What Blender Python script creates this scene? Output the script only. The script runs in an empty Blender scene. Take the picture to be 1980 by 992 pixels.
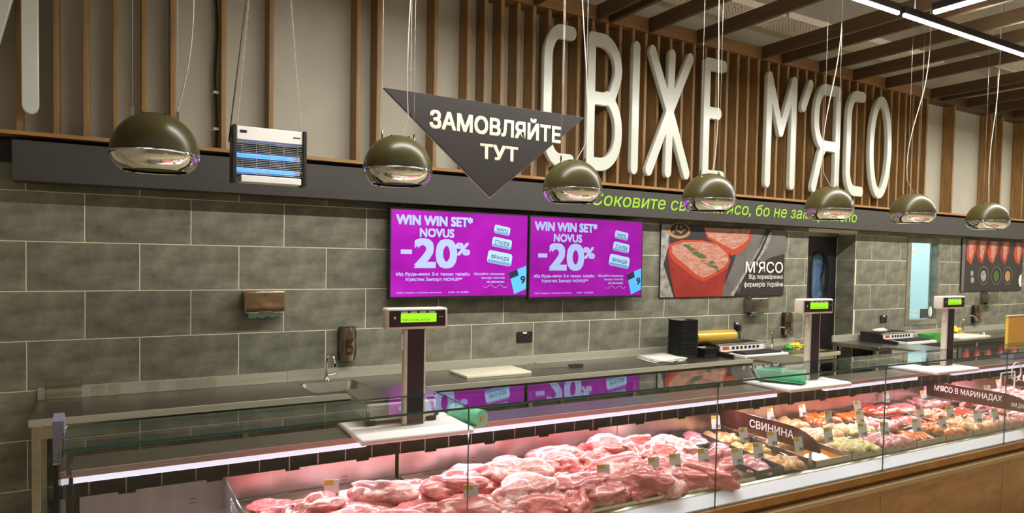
import bpy, bmesh, math, random
import numpy as np
from mathutils import Vector, Matrix, noise
from mathutils.geometry import tessellate_polygon
R = math.radians
scene = bpy.context.scene
COL = scene.collection

# ------------------------------------------------------------------ camera
FPX, CXP, CYP = 1327.26, 975.72, 544.49
yaw, pitch, roll = R(30.124), R(-1.964), R(0.9944)
fw = Vector((math.sin(yaw)*math.cos(pitch), math.cos(yaw)*math.cos(pitch), math.sin(pitch)))
r0 = Vector((math.cos(yaw), -math.sin(yaw), 0)); u0 = r0.cross(fw)
rt = r0*math.cos(roll) + u0*math.sin(roll); up = rt.cross(fw)
cam = bpy.data.cameras.new('camera'); camo = bpy.data.objects.new('camera', cam); COL.objects.link(camo)
cam.sensor_width = 36; cam.lens = 36*FPX/1980
cam.shift_x = (990-CXP)/1980; cam.shift_y = (CYP-496)/1980
cam.clip_start = 0.05
m = Matrix((rt, up, -fw)).transposed().to_4x4(); m.translation = Vector((0, -4.981, 1.75))
camo.matrix_world = m
scene.camera = camo
# ------------------------------------------------------------------ world, exposure, large lights
w = bpy.data.worlds.new('world'); scene.world = w; w.use_nodes = True
w.node_tree.nodes['Background'].inputs[0].default_value = (1.0, .93, .80, 1)
w.node_tree.nodes['Background'].inputs[1].default_value = 0.04
vs = scene.view_settings
vs.view_transform = 'Standard'; vs.look = 'None'; vs.gamma = 1; vs.use_curve_mapping = False
vs.exposure = 0.45
scene.cycles.transparent_max_bounces = 40
scene.cycles.max_bounces = 10

def area(name, loc, sx, sy, power, color, rot=(0, 0, 0)):
    l = bpy.data.lights.new(name, 'AREA'); l.shape = 'RECTANGLE'; l.size = sx; l.size_y = sy
    l.energy = power; l.color = color
    o = bpy.data.objects.new(name, l); COL.objects.link(o); o.location = loc; o.rotation_euler = rot
    return o
WARM = (1.0, .975, .885)
LED_Y, LED_Z = -2.0, 3.60
area('led_line_light', (7.05, LED_Y, LED_Z-.022), 12.5, .03, 325, WARM)
area('fill_row_light', (3.5, -4.6, LED_Z-.022), 17, .045, 26, WARM)  # this row and the next are added out of view, as room fill
area('fill_row_light', (3.5, -7.2, LED_Z-.022), 17, .045, 28, WARM)
for ly, pw in ((LED_Y, 60), (-4.6, 14), (-7.2, 10)):     # upward fill added above the lamps to brighten the ceiling
    area('ceiling_fill_light', (4.0, ly, LED_Z+.065), 17, .045, pw, WARM, (math.pi, 0, 0))

# ------------------------------------------------------------------ materials
MATS = {}
def nodes(name):
    m = bpy.data.materials.new(name); m.use_nodes = True
    nt = m.node_tree; b = nt.nodes['Principled BSDF']
    MATS[name] = m
    return m, nt, b
def setc(b, k, v):
    b.inputs[k].default_value = v
def mat(name, col, rough=.5, metal=0, spec=.5, coat=0):
    m, nt, b = nodes(name)
    setc(b, 'Base Color', (*col, 1)); setc(b, 'Roughness', rough); setc(b, 'Metallic', metal)
    setc(b, 'Specular IOR Level', spec); setc(b, 'Coat Weight', coat)
    return m
def ramp(nt, fac, stops):
    r = nt.nodes.new('ShaderNodeValToRGB')
    e = r.color_ramp.elements
    while len(e) < len(stops): e.new(.5)
    for i, (p, c) in enumerate(stops):
        e[i].position = p; e[i].color = (*c, 1)
    nt.links.new(fac, r.inputs[0]); return r.outputs[0]
def tex(nt, scale, detail=4, rough=.55, stretch=(1, 1, 1), coord='Object', dist=0):
    tc = nt.nodes.new('ShaderNodeTexCoord'); mp = nt.nodes.new('ShaderNodeMapping')
    mp.inputs['Scale'].default_value = stretch
    nt.links.new(tc.outputs[coord], mp.inputs[0])
    n = nt.nodes.new('ShaderNodeTexNoise'); n.inputs['Scale'].default_value = scale
    n.inputs['Detail'].default_value = detail; n.inputs['Roughness'].default_value = rough
    n.inputs['Distortion'].default_value = dist
    nt.links.new(mp.outputs[0], n.inputs['Vector'])
    return n.outputs['Fac']
def bump(nt, b, fac, strength=.2, dist=.01):
    bp = nt.nodes.new('ShaderNodeBump'); bp.inputs['Strength'].default_value = strength
    bp.inputs['Distance'].default_value = dist
    nt.links.new(fac, bp.inputs['Height']); nt.links.new(bp.outputs[0], b.inputs['Normal'])
def noisy(name, stops, scale, rough=.5, metal=0, stretch=(1, 1, 1), detail=4, bs=0, bd=.004, spec=.5, coord='Object', rnd=0, dist=0):
    m, nt, b = nodes(name)
    f = tex(nt, scale, detail, .6, stretch, coord, dist)
    c = ramp(nt, f, stops)
    if rnd:
        oi = nt.nodes.new('ShaderNodeObjectInfo'); mr = nt.nodes.new('ShaderNodeMapRange')
        mr.inputs[3].default_value = 1-rnd; mr.inputs[4].default_value = 1+rnd
        nt.links.new(oi.outputs['Random'], mr.inputs[0])
        mx = nt.nodes.new('ShaderNodeVectorMath'); mx.operation = 'SCALE'
        nt.links.new(c, mx.inputs[0]); nt.links.new(mr.outputs[0], mx.inputs['Scale']); c = mx.outputs[0]
    nt.links.new(c, b.inputs['Base Color'])
    setc(b, 'Roughness', rough); setc(b, 'Metallic', metal); setc(b, 'Specular IOR Level', spec)
    if bs: bump(nt, b, f, bs, bd)
    return m
def emit(name, col, s):
    m, nt, b = nodes(name)
    setc(b, 'Base Color', (col[0]*.1, col[1]*.1, col[2]*.1, 1)); setc(b, 'Emission Color', (*col, 1)); setc(b, 'Emission Strength', s)
    setc(b, 'Roughness', .3)
    return m
def glass(name, tint=(.96, .985, .98), ior=1.5, extra=0.0, rough=0.0):
    m = bpy.data.materials.new(name); m.use_nodes = True; nt = m.node_tree
    for n in list(nt.nodes): nt.nodes.remove(n)
    o = nt.nodes.new('ShaderNodeOutputMaterial'); mx = nt.nodes.new('ShaderNodeMixShader')
    t = nt.nodes.new('ShaderNodeBsdfTransparent'); g = nt.nodes.new('ShaderNodeBsdfGlossy')
    fr = nt.nodes.new('ShaderNodeFresnel')
    ge = nt.nodes.new('ShaderNodeNewGeometry'); mr = nt.nodes.new('ShaderNodeMapRange')   # same reflectance on both faces of a thin pane
    mr.inputs[3].default_value = ior; mr.inputs[4].default_value = 1/ior
    nt.links.new(ge.outputs['Backfacing'], mr.inputs[0]); nt.links.new(mr.outputs[0], fr.inputs[0])
    t.inputs[0].default_value = (*tint, 1); g.inputs['Roughness'].default_value = rough
    nt.links.new(fr.outputs[0], mx.inputs[0]); nt.links.new(t.outputs[0], mx.inputs[1]); nt.links.new(g.outputs[0], mx.inputs[2])
    nt.links.new(mx.outputs[0], o.inputs[0]); MATS[name] = m
    return m
def tinted(name, col, alpha, rough=.15):
    m, nt, b = nodes(name)
    setc(b, 'Base Color', (*col, 1)); setc(b, 'Alpha', alpha); setc(b, 'Roughness', rough)
    return m

noisy('tile', [(.32, (.105, .102, .072)), (.5, (.185, .179, .134)), (.68, (.275, .267, .206))], 5, .55, detail=10, bs=.05, stretch=(1, 1, 1.6), rnd=.10)
mat('grout', (.78, .73, .56), .8)
noisy('wall_paint', [(.3, (.40, .375, .31)), (.7, (.46, .435, .36))], 2.0, .7, bs=.04)
noisy('wood_slat', [(.25, (.15, .078, .023)), (.5, (.25, .133, .041)), (.75, (.36, .205, .070))], 9, .5, stretch=(4, 4, .35), detail=6, bs=.05, rnd=.08)
noisy('wood_sill', [(.25, (.24, .115, .035)), (.5, (.34, .17, .055)), (.75, (.44, .24, .09))], 9, .5, stretch=(.35, 4, 4), detail=6)
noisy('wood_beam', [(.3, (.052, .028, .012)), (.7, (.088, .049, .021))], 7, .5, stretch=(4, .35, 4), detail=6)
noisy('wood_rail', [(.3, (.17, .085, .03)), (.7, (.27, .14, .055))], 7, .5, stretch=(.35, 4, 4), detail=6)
noisy('wood_front', [(.25, (.24, .092, .016)), (.5, (.35, .152, .032)), (.75, (.46, .225, .056))], 4, .35, stretch=(1, 1, 2.6), detail=7, dist=.6)
mat('letter_white', (.62, .64, .585), .24)
noisy('fascia', [(.3, (.042, .039, .034)), (.7, (.050, .046, .041))], 6, .55)
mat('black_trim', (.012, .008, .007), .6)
mat('green_print', (.30, .58, .02), .5)
noisy('steel', [(.3, (.46, .44, .37)), (.7, (.56, .54, .46))], 6, .27, 1, stretch=(.3, 6, 6))
noisy('steel_dark', [(.3, (.30, .29, .26)), (.7, (.38, .365, .33))], 6, .30, 1, stretch=(.3, 6, 6))
noisy('steel_back', [(.3, (.60, .52, .52)), (.7, (.72, .63, .62))], 4, .33, 1, stretch=(3, 3, .3))
noisy('steel_satin', [(.3, (.44, .425, .34)), (.7, (.52, .50, .41))], 6, .38, .35, stretch=(.3, 6, 6))
mat('chrome', (.80, .80, .80), .03, 1)
mat('olive_gold', (.050, .042, .014), .30, 0.0, .22)
mat('black_plastic', (.016, .014, .015), .4)
mat('black_matte', (.010, .009, .010), .7)
mat('dark_grey', (.05, .048, .05), .5)
mat('scale_body', (.68, .60, .53), .45)
mat('scale_dark', (.035, .022, .032), .35)
mat('white_plastic', (.80, .79, .76), .4)
mat('white_board', (.84, .80, .82), .45)
noisy('cut_board', [(.3, (.70, .66, .50)), (.7, (.78, .74, .58))], 8, .5)
mat('white_cord', (.42, .39, .31), .5)
mat('wire', (.36, .34, .30), .35, .6)
mat('lilac_plastic', (.20, .20, .30), .4)
mat('white_band', (.84, .81, .92), .30)
mat('pink_lip', (.52, .36, .36), .35, .6)
mat('triangle_board', (.022, .017, .017), .5)
mat('sign_edge', (.75, .72, .66), .5)
mat('sign_print', (.72, .68, .56), .5)
mat('red_sign', (.055, .009, .009), .18)
tinted('red_sign_t', (.070, .012, .011), .90, .15)
tinted('smoke_sign', (.13, .11, .11), .78, .12)
mat('white_print', (.82, .80, .77), .5)
mat('dark_print', (.02, .02, .02), .5)
mat('olive_print', (.40, .30, .04), .5)
mat('tag_white', (.58, .58, .56), .5)
mat('tag_yellow', (.50, .34, .03), .5)
mat('red_print', (.62, .05, .03), .5)
mat('green_bag', (.16, .60, .36), .35)
mat('green_paper', (.28, .48, .36), .7)
mat('yellow_plastic', (.80, .56, .02), .4)
mat('yellow_panel', (.80, .50, .08), .45)
mat('green_plastic', (.06, .38, .05), .4)
mat('paper', (.72, .72, .64), .8)
noisy('film_roll', [(.3, (.62, .38, .05)), (.7, (.78, .52, .10))], 8, .22, .35, stretch=(.2, 5, 5))
mat('black_foam', (.04, .038, .038), .35)
mat('cardboard', (.45, .30, .16), .8)
noisy('concrete', [(.3, (.42, .37, .27)), (.7, (.52, .46, .34))], 3, .9, bs=.1)
mat('perforated', (.82, .74, .68), .5)
mat('hole', (.05, .035, .03), .8)
noisy('floor_tile', [(.3, (.50, .42, .26)), (.7, (.58, .49, .31))], 2, .25)
emit('led', (1.0, .97, .95), 9)
emit('case_led', (.95, .86, 1.0), .75)
emit('lamp_glow', (1.0, .93, .88), 2.0)
emit('uv_tube', (.03, .22, 1.0), 1.7)
emit('uv_end', (.20, .22, .85), .7)
emit('lcd', (.32, .75, .02), .95)
mat('lcd_dark', (.05, .14, .01), .5)
glass('glass', (.975, .985, .985), 1.5)
glass('glass_top', (.93, .965, .96), 1.5)
mat('glass_edge', (.035, .10, .09), .15)
glass('clear_plastic', (.985, .98, .965), 1.40, rough=.06)
glass('pane', (.88, .95, .96), 1.5)
mat('smoke_mirror', (.30, .22, .15), .10, .85)
mat('room_blue', (.56, .66, .67), .8)
noisy('jacket_blue', [(.3, (.05, .13, .27)), (.7, (.12, .24, .40))], 6, .6)
mat('copper_mirror', (.55, .38, .26), .16, .9)

# meat
def meat(name, stops, scale, rough=.32, stretch=(1, 1, 1), fat=.0, fatcol=(.80, .58, .56), dist=1.2, bs=.10):
    m, nt, b = nodes(name)
    f = tex(nt, scale, 6, .6, stretch, 'Object', dist)
    c = ramp(nt, f, stops)
    if fat:
        f2 = tex(nt, scale*.30, 4, .55, (1.0, 1.8, 1.4), 'Object', 2.4)
        tc = nt.nodes.new('ShaderNodeTexCoord'); sp = nt.nodes.new('ShaderNodeSeparateXYZ'); nt.links.new(tc.outputs['Object'], sp.inputs[0])
        ma = nt.nodes.new('ShaderNodeMath'); ma.operation = 'MULTIPLY_ADD'; ma.inputs[1].default_value = .16
        nt.links.new(sp.outputs['Y'], ma.inputs[0]); nt.links.new(f2, ma.inputs[2]); f2 = ma.outputs[0]
        msk = ramp(nt, f2, [(.52+.12*(1-fat), (0, 0, 0)), (.58+.12*(1-fat), (1, 1, 1))])
        mx = nt.nodes.new('ShaderNodeMixRGB'); nt.links.new(msk, mx.inputs[0]); nt.links.new(c, mx.inputs[1])
        mx.inputs[2].default_value = (*fatcol, 1); c = mx.outputs[0]
    oi = nt.nodes.new('ShaderNodeObjectInfo'); hs = nt.nodes.new('ShaderNodeHueSaturation')
    mr = nt.nodes.new('ShaderNodeMapRange'); mr.inputs[3].default_value = .82; mr.inputs[4].default_value = 1.12
    nt.links.new(oi.outputs['Random'], mr.inputs[0]); nt.links.new(mr.outputs[0], hs.inputs['Value'])
    nt.links.new(c, hs.inputs['Color'])
    nt.links.new(hs.outputs[0], b.inputs['Base Color'])
    setc(b, 'Roughness', rough); setc(b, 'Coat Weight', .25); setc(b, 'Coat Roughness', .18)
    setc(b, 'Subsurface Weight', .15); setc(b, 'Subsurface Radius', (.02, .006, .005)); setc(b, 'Subsurface Scale', .3)
    bump(nt, b, f, bs, .012)
    return m
meat('pork', [(.30, (.40, .035, .045)), (.44, (.60, .12, .13)), (.56, (.68, .20, .205)), (.66, (.70, .30, .29)), (.78, (.75, .46, .44))], 3.4, fat=.25, fatcol=(.76, .56, .53))
meat('pork_fat', [(.30, (.52, .11, .12)), (.45, (.66, .26, .26)), (.58, (.74, .44, .43)), (.72, (.78, .58, .57))], 3.4, fat=.5, fatcol=(.78, .62, .61))
meat('pork_red', [(.30, (.44, .055, .06)), (.5, (.60, .13, .125)), (.72, (.66, .25, .22))], 2.6, fat=.1, fatcol=(.74, .52, .49))
meat('pack_meat', [(.35, (.32, .05, .075)), (.5, (.48, .15, .18)), (.65, (.62, .36, .40))], 5, rough=.2, fat=.3)
meat('marinade_orange', [(.3, (.36, .035, .005)), (.5, (.56, .12, .012)), (.72, (.66, .28, .05))], 6, rough=.25)
meat('marinade_cream', [(.3, (.46, .18, .06)), (.5, (.58, .31, .13)), (.7, (.66, .45, .25))], 6, rough=.3)
meat('marinade_yellow', [(.3, (.50, .20, .03)), (.5, (.62, .33, .07)), (.7, (.60, .44, .10))], 6, rough=.3)
meat('marinade_red', [(.3, (.24, .012, .008)), (.5, (.48, .045, .016)), (.7, (.58, .15, .06))], 6, rough=.22)
meat('marinade_pink', [(.3, (.26, .035, .04)), (.5, (.50, .17, .16)), (.7, (.64, .40, .36))], 6, rough=.28)
meat('green_mix', [(.3, (.20, .20, .03)), (.5, (.50, .38, .12)), (.7, (.60, .46, .26))], 6, rough=.4)

# ------------------------------------------------------------------ mesh helpers
def setprops(o, label=None, cat=None, group=None, kind=None):
    if label: o['label'] = label
    if cat: o['category'] = cat
    if group: o['group'] = group
    if kind: o['kind'] = kind
    return o
def empty(name, loc, label=None, cat=None, group=None, kind=None):
    o = bpy.data.objects.new(name, None); COL.objects.link(o); o.location = loc; o.empty_display_size = .05
    return setprops(o, label, cat, group, kind)
def wloc(o):
    l = Vector(o.location)
    while o.parent:
        o = o.parent; l = l + o.location
    return l
class MB:
    def __init__(self): self.v = []; self.f = []; self.mi = []; self.sm = []
    def add(self, vs, fs, mi=0, smooth=False):
        n = len(self.v); self.v += [tuple(p) for p in vs]
        for f in fs: self.f.append([i+n for i in f]); self.mi.append(mi); self.sm.append(smooth)
        return self
    def box(self, x0, x1, y0, y1, z0, z1, mi=0, M=None):
        vs = [Vector(p) for p in ((x0, y0, z0), (x1, y0, z0), (x1, y1, z0), (x0, y1, z0), (x0, y0, z1), (x1, y0, z1), (x1, y1, z1), (x0, y1, z1))]
        if M: vs = [M @ p for p in vs]
        return self.add(vs, [(0, 3, 2, 1), (4, 5, 6, 7), (0, 1, 5, 4), (1, 2, 6, 5), (2, 3, 7, 6), (3, 0, 4, 7)], mi)
    def bbox(self, x0, x1, y0, y1, z0, z1, b=.004, mi=0, M=None, seg=1):
        bm = bmesh.new(); bmesh.ops.create_cube(bm, size=1)
        for v in bm.verts: v.co = Vector(((x0+x1)/2+v.co.x*(x1-x0), (y0+y1)/2+v.co.y*(y1-y0), (z0+z1)/2+v.co.z*(z1-z0)))
        bmesh.ops.bevel(bm, geom=bm.edges[:], offset=b, segments=seg, affect='EDGES', profile=.5)
        bm.verts.index_update()
        vs = [(M @ v.co) if M else v.co.copy() for v in bm.verts]; fs = [[v.index for v in f.verts] for f in bm.faces]
        bm.free(); return self.add(vs, fs, mi, seg > 1)
    def tube(self, pts, r, n=8, mi=0, cap=True, closed=False):
        pts = [Vector(p) for p in pts]; k = len(pts); vs = []; rr = r if isinstance(r, (list, tuple)) else [r]*k
        prev = None
        for i, p in enumerate(pts):
            t = (pts[(i+1) % k if closed else min(i+1, k-1)] - pts[(i-1) % k if closed else max(i-1, 0)]).normalized()
            if prev is None:
                a = t.orthogonal().normalized()
            else:
                a = (prev - t*prev.dot(t)).normalized()
            prev = a; b = t.cross(a)
            for j in range(n):
                q = 2*math.pi*j/n; vs.append(p + (a*math.cos(q)+b*math.sin(q))*rr[i])
        fs = []
        for i in range(k if closed else k-1):
            i2 = (i+1) % k
            for j in range(n): fs.append((i*n+j, i*n+(j+1) % n, i2*n+(j+1) % n, i2*n+j))
        if cap and not closed: fs.append(tuple(range(n))[::-1]); fs.append(tuple((k-1)*n+j for j in range(n)))
        return self.add(vs, fs, mi, True)
    def lathe(self, prof, c, n=32, mi=0, axis='Z'):
        vs = []; k = len(prof); c = Vector(c)
        for r, h in prof:
            for j in range(n):
                q = 2*math.pi*j/n; x, y = r*math.cos(q), r*math.sin(q)
                vs.append(c + (Vector((x, y, h)) if axis == 'Z' else Vector((h, x, y)) if axis == 'X' else Vector((x, h, y))))
        fs = []
        for i in range(k-1):
            for j in range(n): fs.append((i*n+j, i*n+(j+1) % n, (i+1)*n+(j+1) % n, (i+1)*n+j))
        return self.add(vs, fs, mi, True)
    def poly(self, pts, d, mi=0, org=(0, 0, 0), ax=(1, 0, 0), up=(0, 0, 1), nr=(0, -1, 0), smooth=False):
        """flat polygon in (ax, up) axes, extruded by d along nr"""
        o, a, u_, n_ = Vector(org), Vector(ax), Vector(up), Vector(nr)
        k = len(pts); P = [Vector((p[0], p[1], 0)) for p in pts]
        tri = tessellate_polygon([P])
        base = [o + a*p[0] + u_*p[1] for p in pts]; vs = base + [b + n_*d for b in base]
        fs = [tuple(t) for t in tri] + [tuple(i+k for i in t) for t in tri] + [(i, (i+1) % k, (i+1) % k+k, i+k) for i in range(k)]
        return self.add(vs, fs, mi, smooth)
    def build(self, name, mats, parent=None, label=None, cat=None, group=None, kind=None, recalc=True, angle=35):
        if isinstance(mats, str): mats = [mats]
        a = np.array(self.v); lo, hi = a.min(0), a.max(0)
        org = Vector(((lo[0]+hi[0])/2, (lo[1]+hi[1])/2, lo[2]))
        me = bpy.data.meshes.new(name); me.from_pydata([tuple(Vector(p)-org) for p in self.v], [], self.f)
        for mm in mats: me.materials.append(MATS[mm])
        me.polygons.foreach_set('material_index', self.mi); me.polygons.foreach_set('use_smooth', self.sm)
        if recalc:
            bm = bmesh.new(); bm.from_mesh(me); bmesh.ops.recalc_face_normals(bm, faces=bm.faces); bm.to_mesh(me); bm.free()
        if any(self.sm): me.set_sharp_from_angle(angle=R(angle))
        o = bpy.data.objects.new(name, me); COL.objects.link(o)
        if parent:
            o.parent = parent; o.location = org - wloc(parent)
        else: o.location = org
        return setprops(o, label, cat, group, kind)
def copy_tree(o, delta=(0, 0, 0), parent=None):
    c = o.copy(); COL.objects.link(c); c.parent = parent
    if parent is None: c.location = Vector(o.location) + Vector(delta)
    for ch in list(o.children): copy_tree(ch, parent=c)
    return c
def curve_mesh(cu):
    o = bpy.data.objects.new('tmp', cu); COL.objects.link(o)
    dg = bpy.context.evaluated_depsgraph_get(); dg.update()
    me = bpy.data.meshes.new_from_object(o.evaluated_get(dg))
    bpy.data.objects.remove(o); bpy.data.curves.remove(cu)
    return me
def text_mesh(cu):
    """filled lettering; glyph strokes that overlap are filled in separate layers, holes stay with their outline"""
    o = bpy.data.objects.new('tmp', cu); COL.objects.link(o)
    dg = bpy.context.evaluated_depsgraph_get(); dg.update()
    c2 = o.to_curve(dg).copy(); o.to_curve_clear()
    bpy.data.objects.remove(o); bpy.data.curves.remove(cu)
    info = []
    for sp in c2.splines:
        p = [q.co for q in sp.bezier_points]; n = len(p)
        ar = sum(p[k].x*p[(k+1) % n].y-p[(k+1) % n].x*p[k].y for k in range(n))/2
        xs = [q.x for q in p]; ys = [q.y for q in p]; info.append((ar, min(xs), max(xs), min(ys), max(ys)))
    def inside(a, b): return a[1] > b[1]+.008 and a[2] < b[2]-.008 and a[3] > b[3]+.008 and a[4] < b[4]-.008
    hole = {k: [m_ for m_, b in enumerate(info) if m_ != k and a[0]*b[0] < 0 and inside(a, b)] for k, a in enumerate(info)}
    layer = {}; outers = [k for k in hole if not hole[k]]
    def hit(a, b): return a[1] < b[2]-1e-3 and b[1] < a[2]-1e-3 and a[3] < b[4]-1e-3 and b[3] < a[4]-1e-3
    for k in outers:
        l = 0
        while any(layer.get(q) == l and hit(info[k], info[q]) for q in outers): l += 1
        layer[k] = l
    for k, q in enumerate(info):
        if k in layer: continue
        inn = [m_ for m_ in hole[k] if m_ in outers]
        layer[k] = layer[min(inn, key=lambda m_: abs(info[m_][0]))] if inn else 0
    res = MB()
    for l in range(max(layer.values())+1):
        c3 = c2.copy(); c3.dimensions = '2D'; c3.fill_mode = 'BOTH'; c3.resolution_u = 3
        for k, sp in enumerate(list(c3.splines)):
            if layer[k] != l: c3.splines.remove(sp)
        c3.transform(Matrix.Rotation(.37, 4, 'Z'))      # turned while filling: upright collinear stems confuse the fill
        me = curve_mesh(c3); me.transform(Matrix.Rotation(-.37, 4, 'Z')); res.add([(v.co.x, v.co.y, l) for v in me.vertices], [list(q.vertices) for q in me.polygons]); bpy.data.meshes.remove(me)
    bpy.data.curves.remove(c2)
    me = bpy.data.meshes.new('txt'); me.from_pydata(res.v, [], res.f); return me
def text(name, body, mt, parent, org, ax=(1, 0, 0), upv=(0, 0, 1), width=None, height=None, align='L', bold=0.0, depth=.0015, shear=0, label=None, lines=1.0):
    """lettering laid on a plane: org = lower left (or centre/right) of its box, sized to width and/or height"""
    cu = bpy.data.curves.new('txt', 'FONT'); cu.body = body; cu.resolution_u = 2; cu.shear = shear; cu.space_line = lines
    if '\n' in body: cu.align_x = {'L': 'LEFT', 'C': 'CENTER', 'R': 'RIGHT'}[align]
    me = text_mesh(cu)
    a = np.array([v.co[:] for v in me.vertices]); lo, hi = a.min(0), a.max(0)
    w0, h0 = hi[0]-lo[0], hi[1]-lo[1]
    sx = width/w0 if width else None; sy = height/h0 if height else None
    sx = sx or sy; sy = sy or sx
    A, U = Vector(ax), Vector(upv); N = A.cross(U).normalized()
    off = {'L': 0, 'C': -.5, 'R': -1}[align]*w0*sx
    mb = MB()
    o = Vector(org)
    fs = [list(p.vertices) for p in me.polygons]
    for ly, (bx_, by_) in enumerate([(0, 0)] if bold <= 0 else [(-bold, -bold), (bold, -bold), (bold, bold), (-bold, bold), (0, 0)]):   # heavier strokes, each pass a hair proud of the last
        P2 = [o + A*((v.co.x-lo[0]+bx_)*sx+off) + U*((v.co.y-lo[1]+by_)*sy) + N*(depth+.00028*ly+.00006*v.co.z) for v in me.vertices]
        vv, ff = [], []
        for q, f_ in enumerate(fs):      # self-overlapping strokes of a glyph must not share one plane
            dn = N*(2.5e-5*(q % 5)); ff.append(list(range(len(vv), len(vv)+len(f_)))); vv += [P2[k]+dn for k in f_]
        mb.add(vv, ff)
    bpy.data.meshes.remove(me)
    return mb.build(name, mt, parent, label, recalc=False)
rng = random.Random(7)
ORD = ['first', 'second', 'third', 'fourth', 'fifth', 'sixth', 'seventh', 'eighth', 'ninth', 'tenth', 'eleventh', 'twelfth', 'thirteenth', 'fourteenth', 'fifteenth', 'sixteenth', 'seventeenth', 'eighteenth']
def ell(cx, cy, rx, ry, n=28, a0=0, a1=360):
    return [(cx+rx*math.cos(R(a0+(a1-a0)*i/n)), cy+ry*math.sin(R(a0+(a1-a0)*i/n))) for i in range(n if a1-a0 == 360 else n+1)]
def rrect(x0, x1, y0, y1, r, n=5):
    p = []
    for cx, cy, a in ((x1-r, y1-r, 0), (x0+r, y1-r, 90), (x0+r, y0+r, 180), (x1-r, y0+r, 270)):
        p += [(cx+r*math.cos(R(a+90*i/n)), cy+r*math.sin(R(a+90*i/n))) for i in range(n+1)]
    return p

# ================================================================== SETTING
XL, XR = -3.2, 13.5
FLOORZ = 0.0
f = MB().box(XL, XR, -11, .0, -.06, 0).build('floor', 'floor_tile', kind='structure', label='beige tiled shop floor')
# ceiling slab
MB().box(XL, XR, -11, .6, 4.95, 5.05).build('ceiling', 'concrete', kind='structure', label='beige concrete ceiling above the wooden beams')
MB().box(XL-.1, XL, -11, .6, 0, 4.95).build('wall_left', 'wall_paint', kind='structure')
MB().box(XR, XR+.1, -11, .6, 0, 4.95).build('wall_right', 'wall_paint', kind='structure')
MB().box(XL, XR, -11.1, -11, 0, 4.95).build('wall_behind', 'wall_paint', kind='structure')
# back wall: grout bed with openings, tiles one by one
DX0, DX1, DZ1 = 6.83, 7.71, 2.12           # door opening
WX0, WX1, WZ0, WZ1 = 8.78, 9.54, .98, 2.10  # window opening
TT = 2.262
mb = MB()
for x0, x1, z0, z1 in ((XL, DX0, 0, TT), (DX0, DX1, DZ1, TT), (DX1, WX0, 0, TT), (WX0, WX1, 0, WZ0), (WX0, WX1, WZ1, TT), (WX1, XR, 0, TT)):
    mb.box(x0, x1, -.0022, .12, z0, z1)
wall = mb.build('wall_back', 'grout', kind='structure', label='grey stone-look tiled wall behind the meat counter')
TILE_CACHE = {}
def clip(rects, hole):
    out = []
    hx0, hx1, hz0, hz1 = hole
    for x0, x1, z0, z1 in rects:
        if x1 <= hx0 or x0 >= hx1 or z1 <= hz0 or z0 >= hz1: out.append((x0, x1, z0, z1)); continue
        if x0 < hx0: out.append((x0, hx0, z0, z1))
        if x1 > hx1: out.append((hx1, x1, z0, z1))
        a, b = max(x0, hx0), min(x1, hx1)
        if z0 < hz0: out.append((a, b, z0, hz0))
        if z1 > hz1: out.append((a, b, hz1, z1))
    return out
def tile(x0, x1, z0, z1, parent, y0=-.004, y1=-.0005):
    key = (round(x1-x0, 3), round(z1-z0, 3), round(y1-y0, 3))
    if key not in TILE_CACHE:
        o = MB().bbox(x0, x1, y0, y1, z0, z1, .0012).build('tile', 'tile', parent); TILE_CACHE[key] = o.data; return o
    o = bpy.data.objects.new('tile', TILE_CACHE[key]); COL.objects.link(o); o.parent = parent
    o.location = Vector(((x0+x1)/2, (y0+y1)/2, z0)) - wloc(parent); return o
g = .0030
for k in range(-6, 2):
    z0 = 1.801+.3*k; z1 = z0+.3
    z0 = max(z0, .0)
    z1 = min(z1, TT)
    if z1-z0 < .02: continue
    for side in (0, 1):
        X0 = (-.4157 if (k % 2) else -.1157) - .6*5 if side == 0 else (7.73 if (k % 2) else 7.43)
        for n in range(20):
            a, b = X0+.6*n, X0+.6*n+.6
            lim = (-1.4, DX0) if side == 0 else (DX1, 12.6)
            a, b = max(a, lim[0]), min(b, lim[1])
            if b-a < .03: continue
            for q in clip([(a+g, b-g, z0+g, z1-g)], (WX0, WX1, WZ0, WZ1)):
                if q[1]-q[0] > .02 and q[3]-q[2] > .02: tile(*q, wall)
# upper painted wall
MB().box(XL, XR, 0, .12, TT, 4.95).build('wall_upper', 'wall_paint', kind='structure', label='warm grey painted wall above the fascia')
# door recess: jambs, lintel
mb = MB(); DY = .24
mb.box(DX0-.1, DX0, .12, .6, 0, DZ1+.1); mb.box(DX1, DX1+.1, .12, .6, 0, DZ1+.1); mb.box(DX0, DX1, .12, .6, DZ1, DZ1+.1)
mb.build('trim_1', 'grout', kind='structure', label='grout bed of the door reveal')
jl = empty('trim_2', (DX1, .06, 0), 'tiled right reveal of the black door', kind='structure')
for z0 in (.301, .601, .901, 1.201, 1.501, 1.801):
    MB().bbox(DX1-.007, DX1+.001, .003, DY-.01, z0+g, min(z0+.3, DZ1)-g, .001).build('tile', 'tile', jl)
# room behind window
mb = MB()
mb.box(8.2, 10.6, 1.9, 2.0, .3, 3); mb.box(8.1, 8.2, .13, 2, .3, 3); mb.box(10.6, 10.7, .13, 2, .3, 3); mb.box(8.1, 10.7, .13, 2, .2, .3); mb.box(8.1, 10.7, .13, 2, 3, 3.1)
mb.build('wall_room', 'room_blue', kind='structure', label='pale blue preparation room seen through the service window')
area('prep_room_lamp', (9.4, 1.0, 2.9), 1.2, .3, 40, (.88, .98, 1.0))
MB().box(8.8, 10.0, .85, 1.15, 2.92, 2.99).build('prep_room_luminaire', 'white_plastic', label='white ceiling luminaire in the room behind the service window', cat='lamp')

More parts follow.
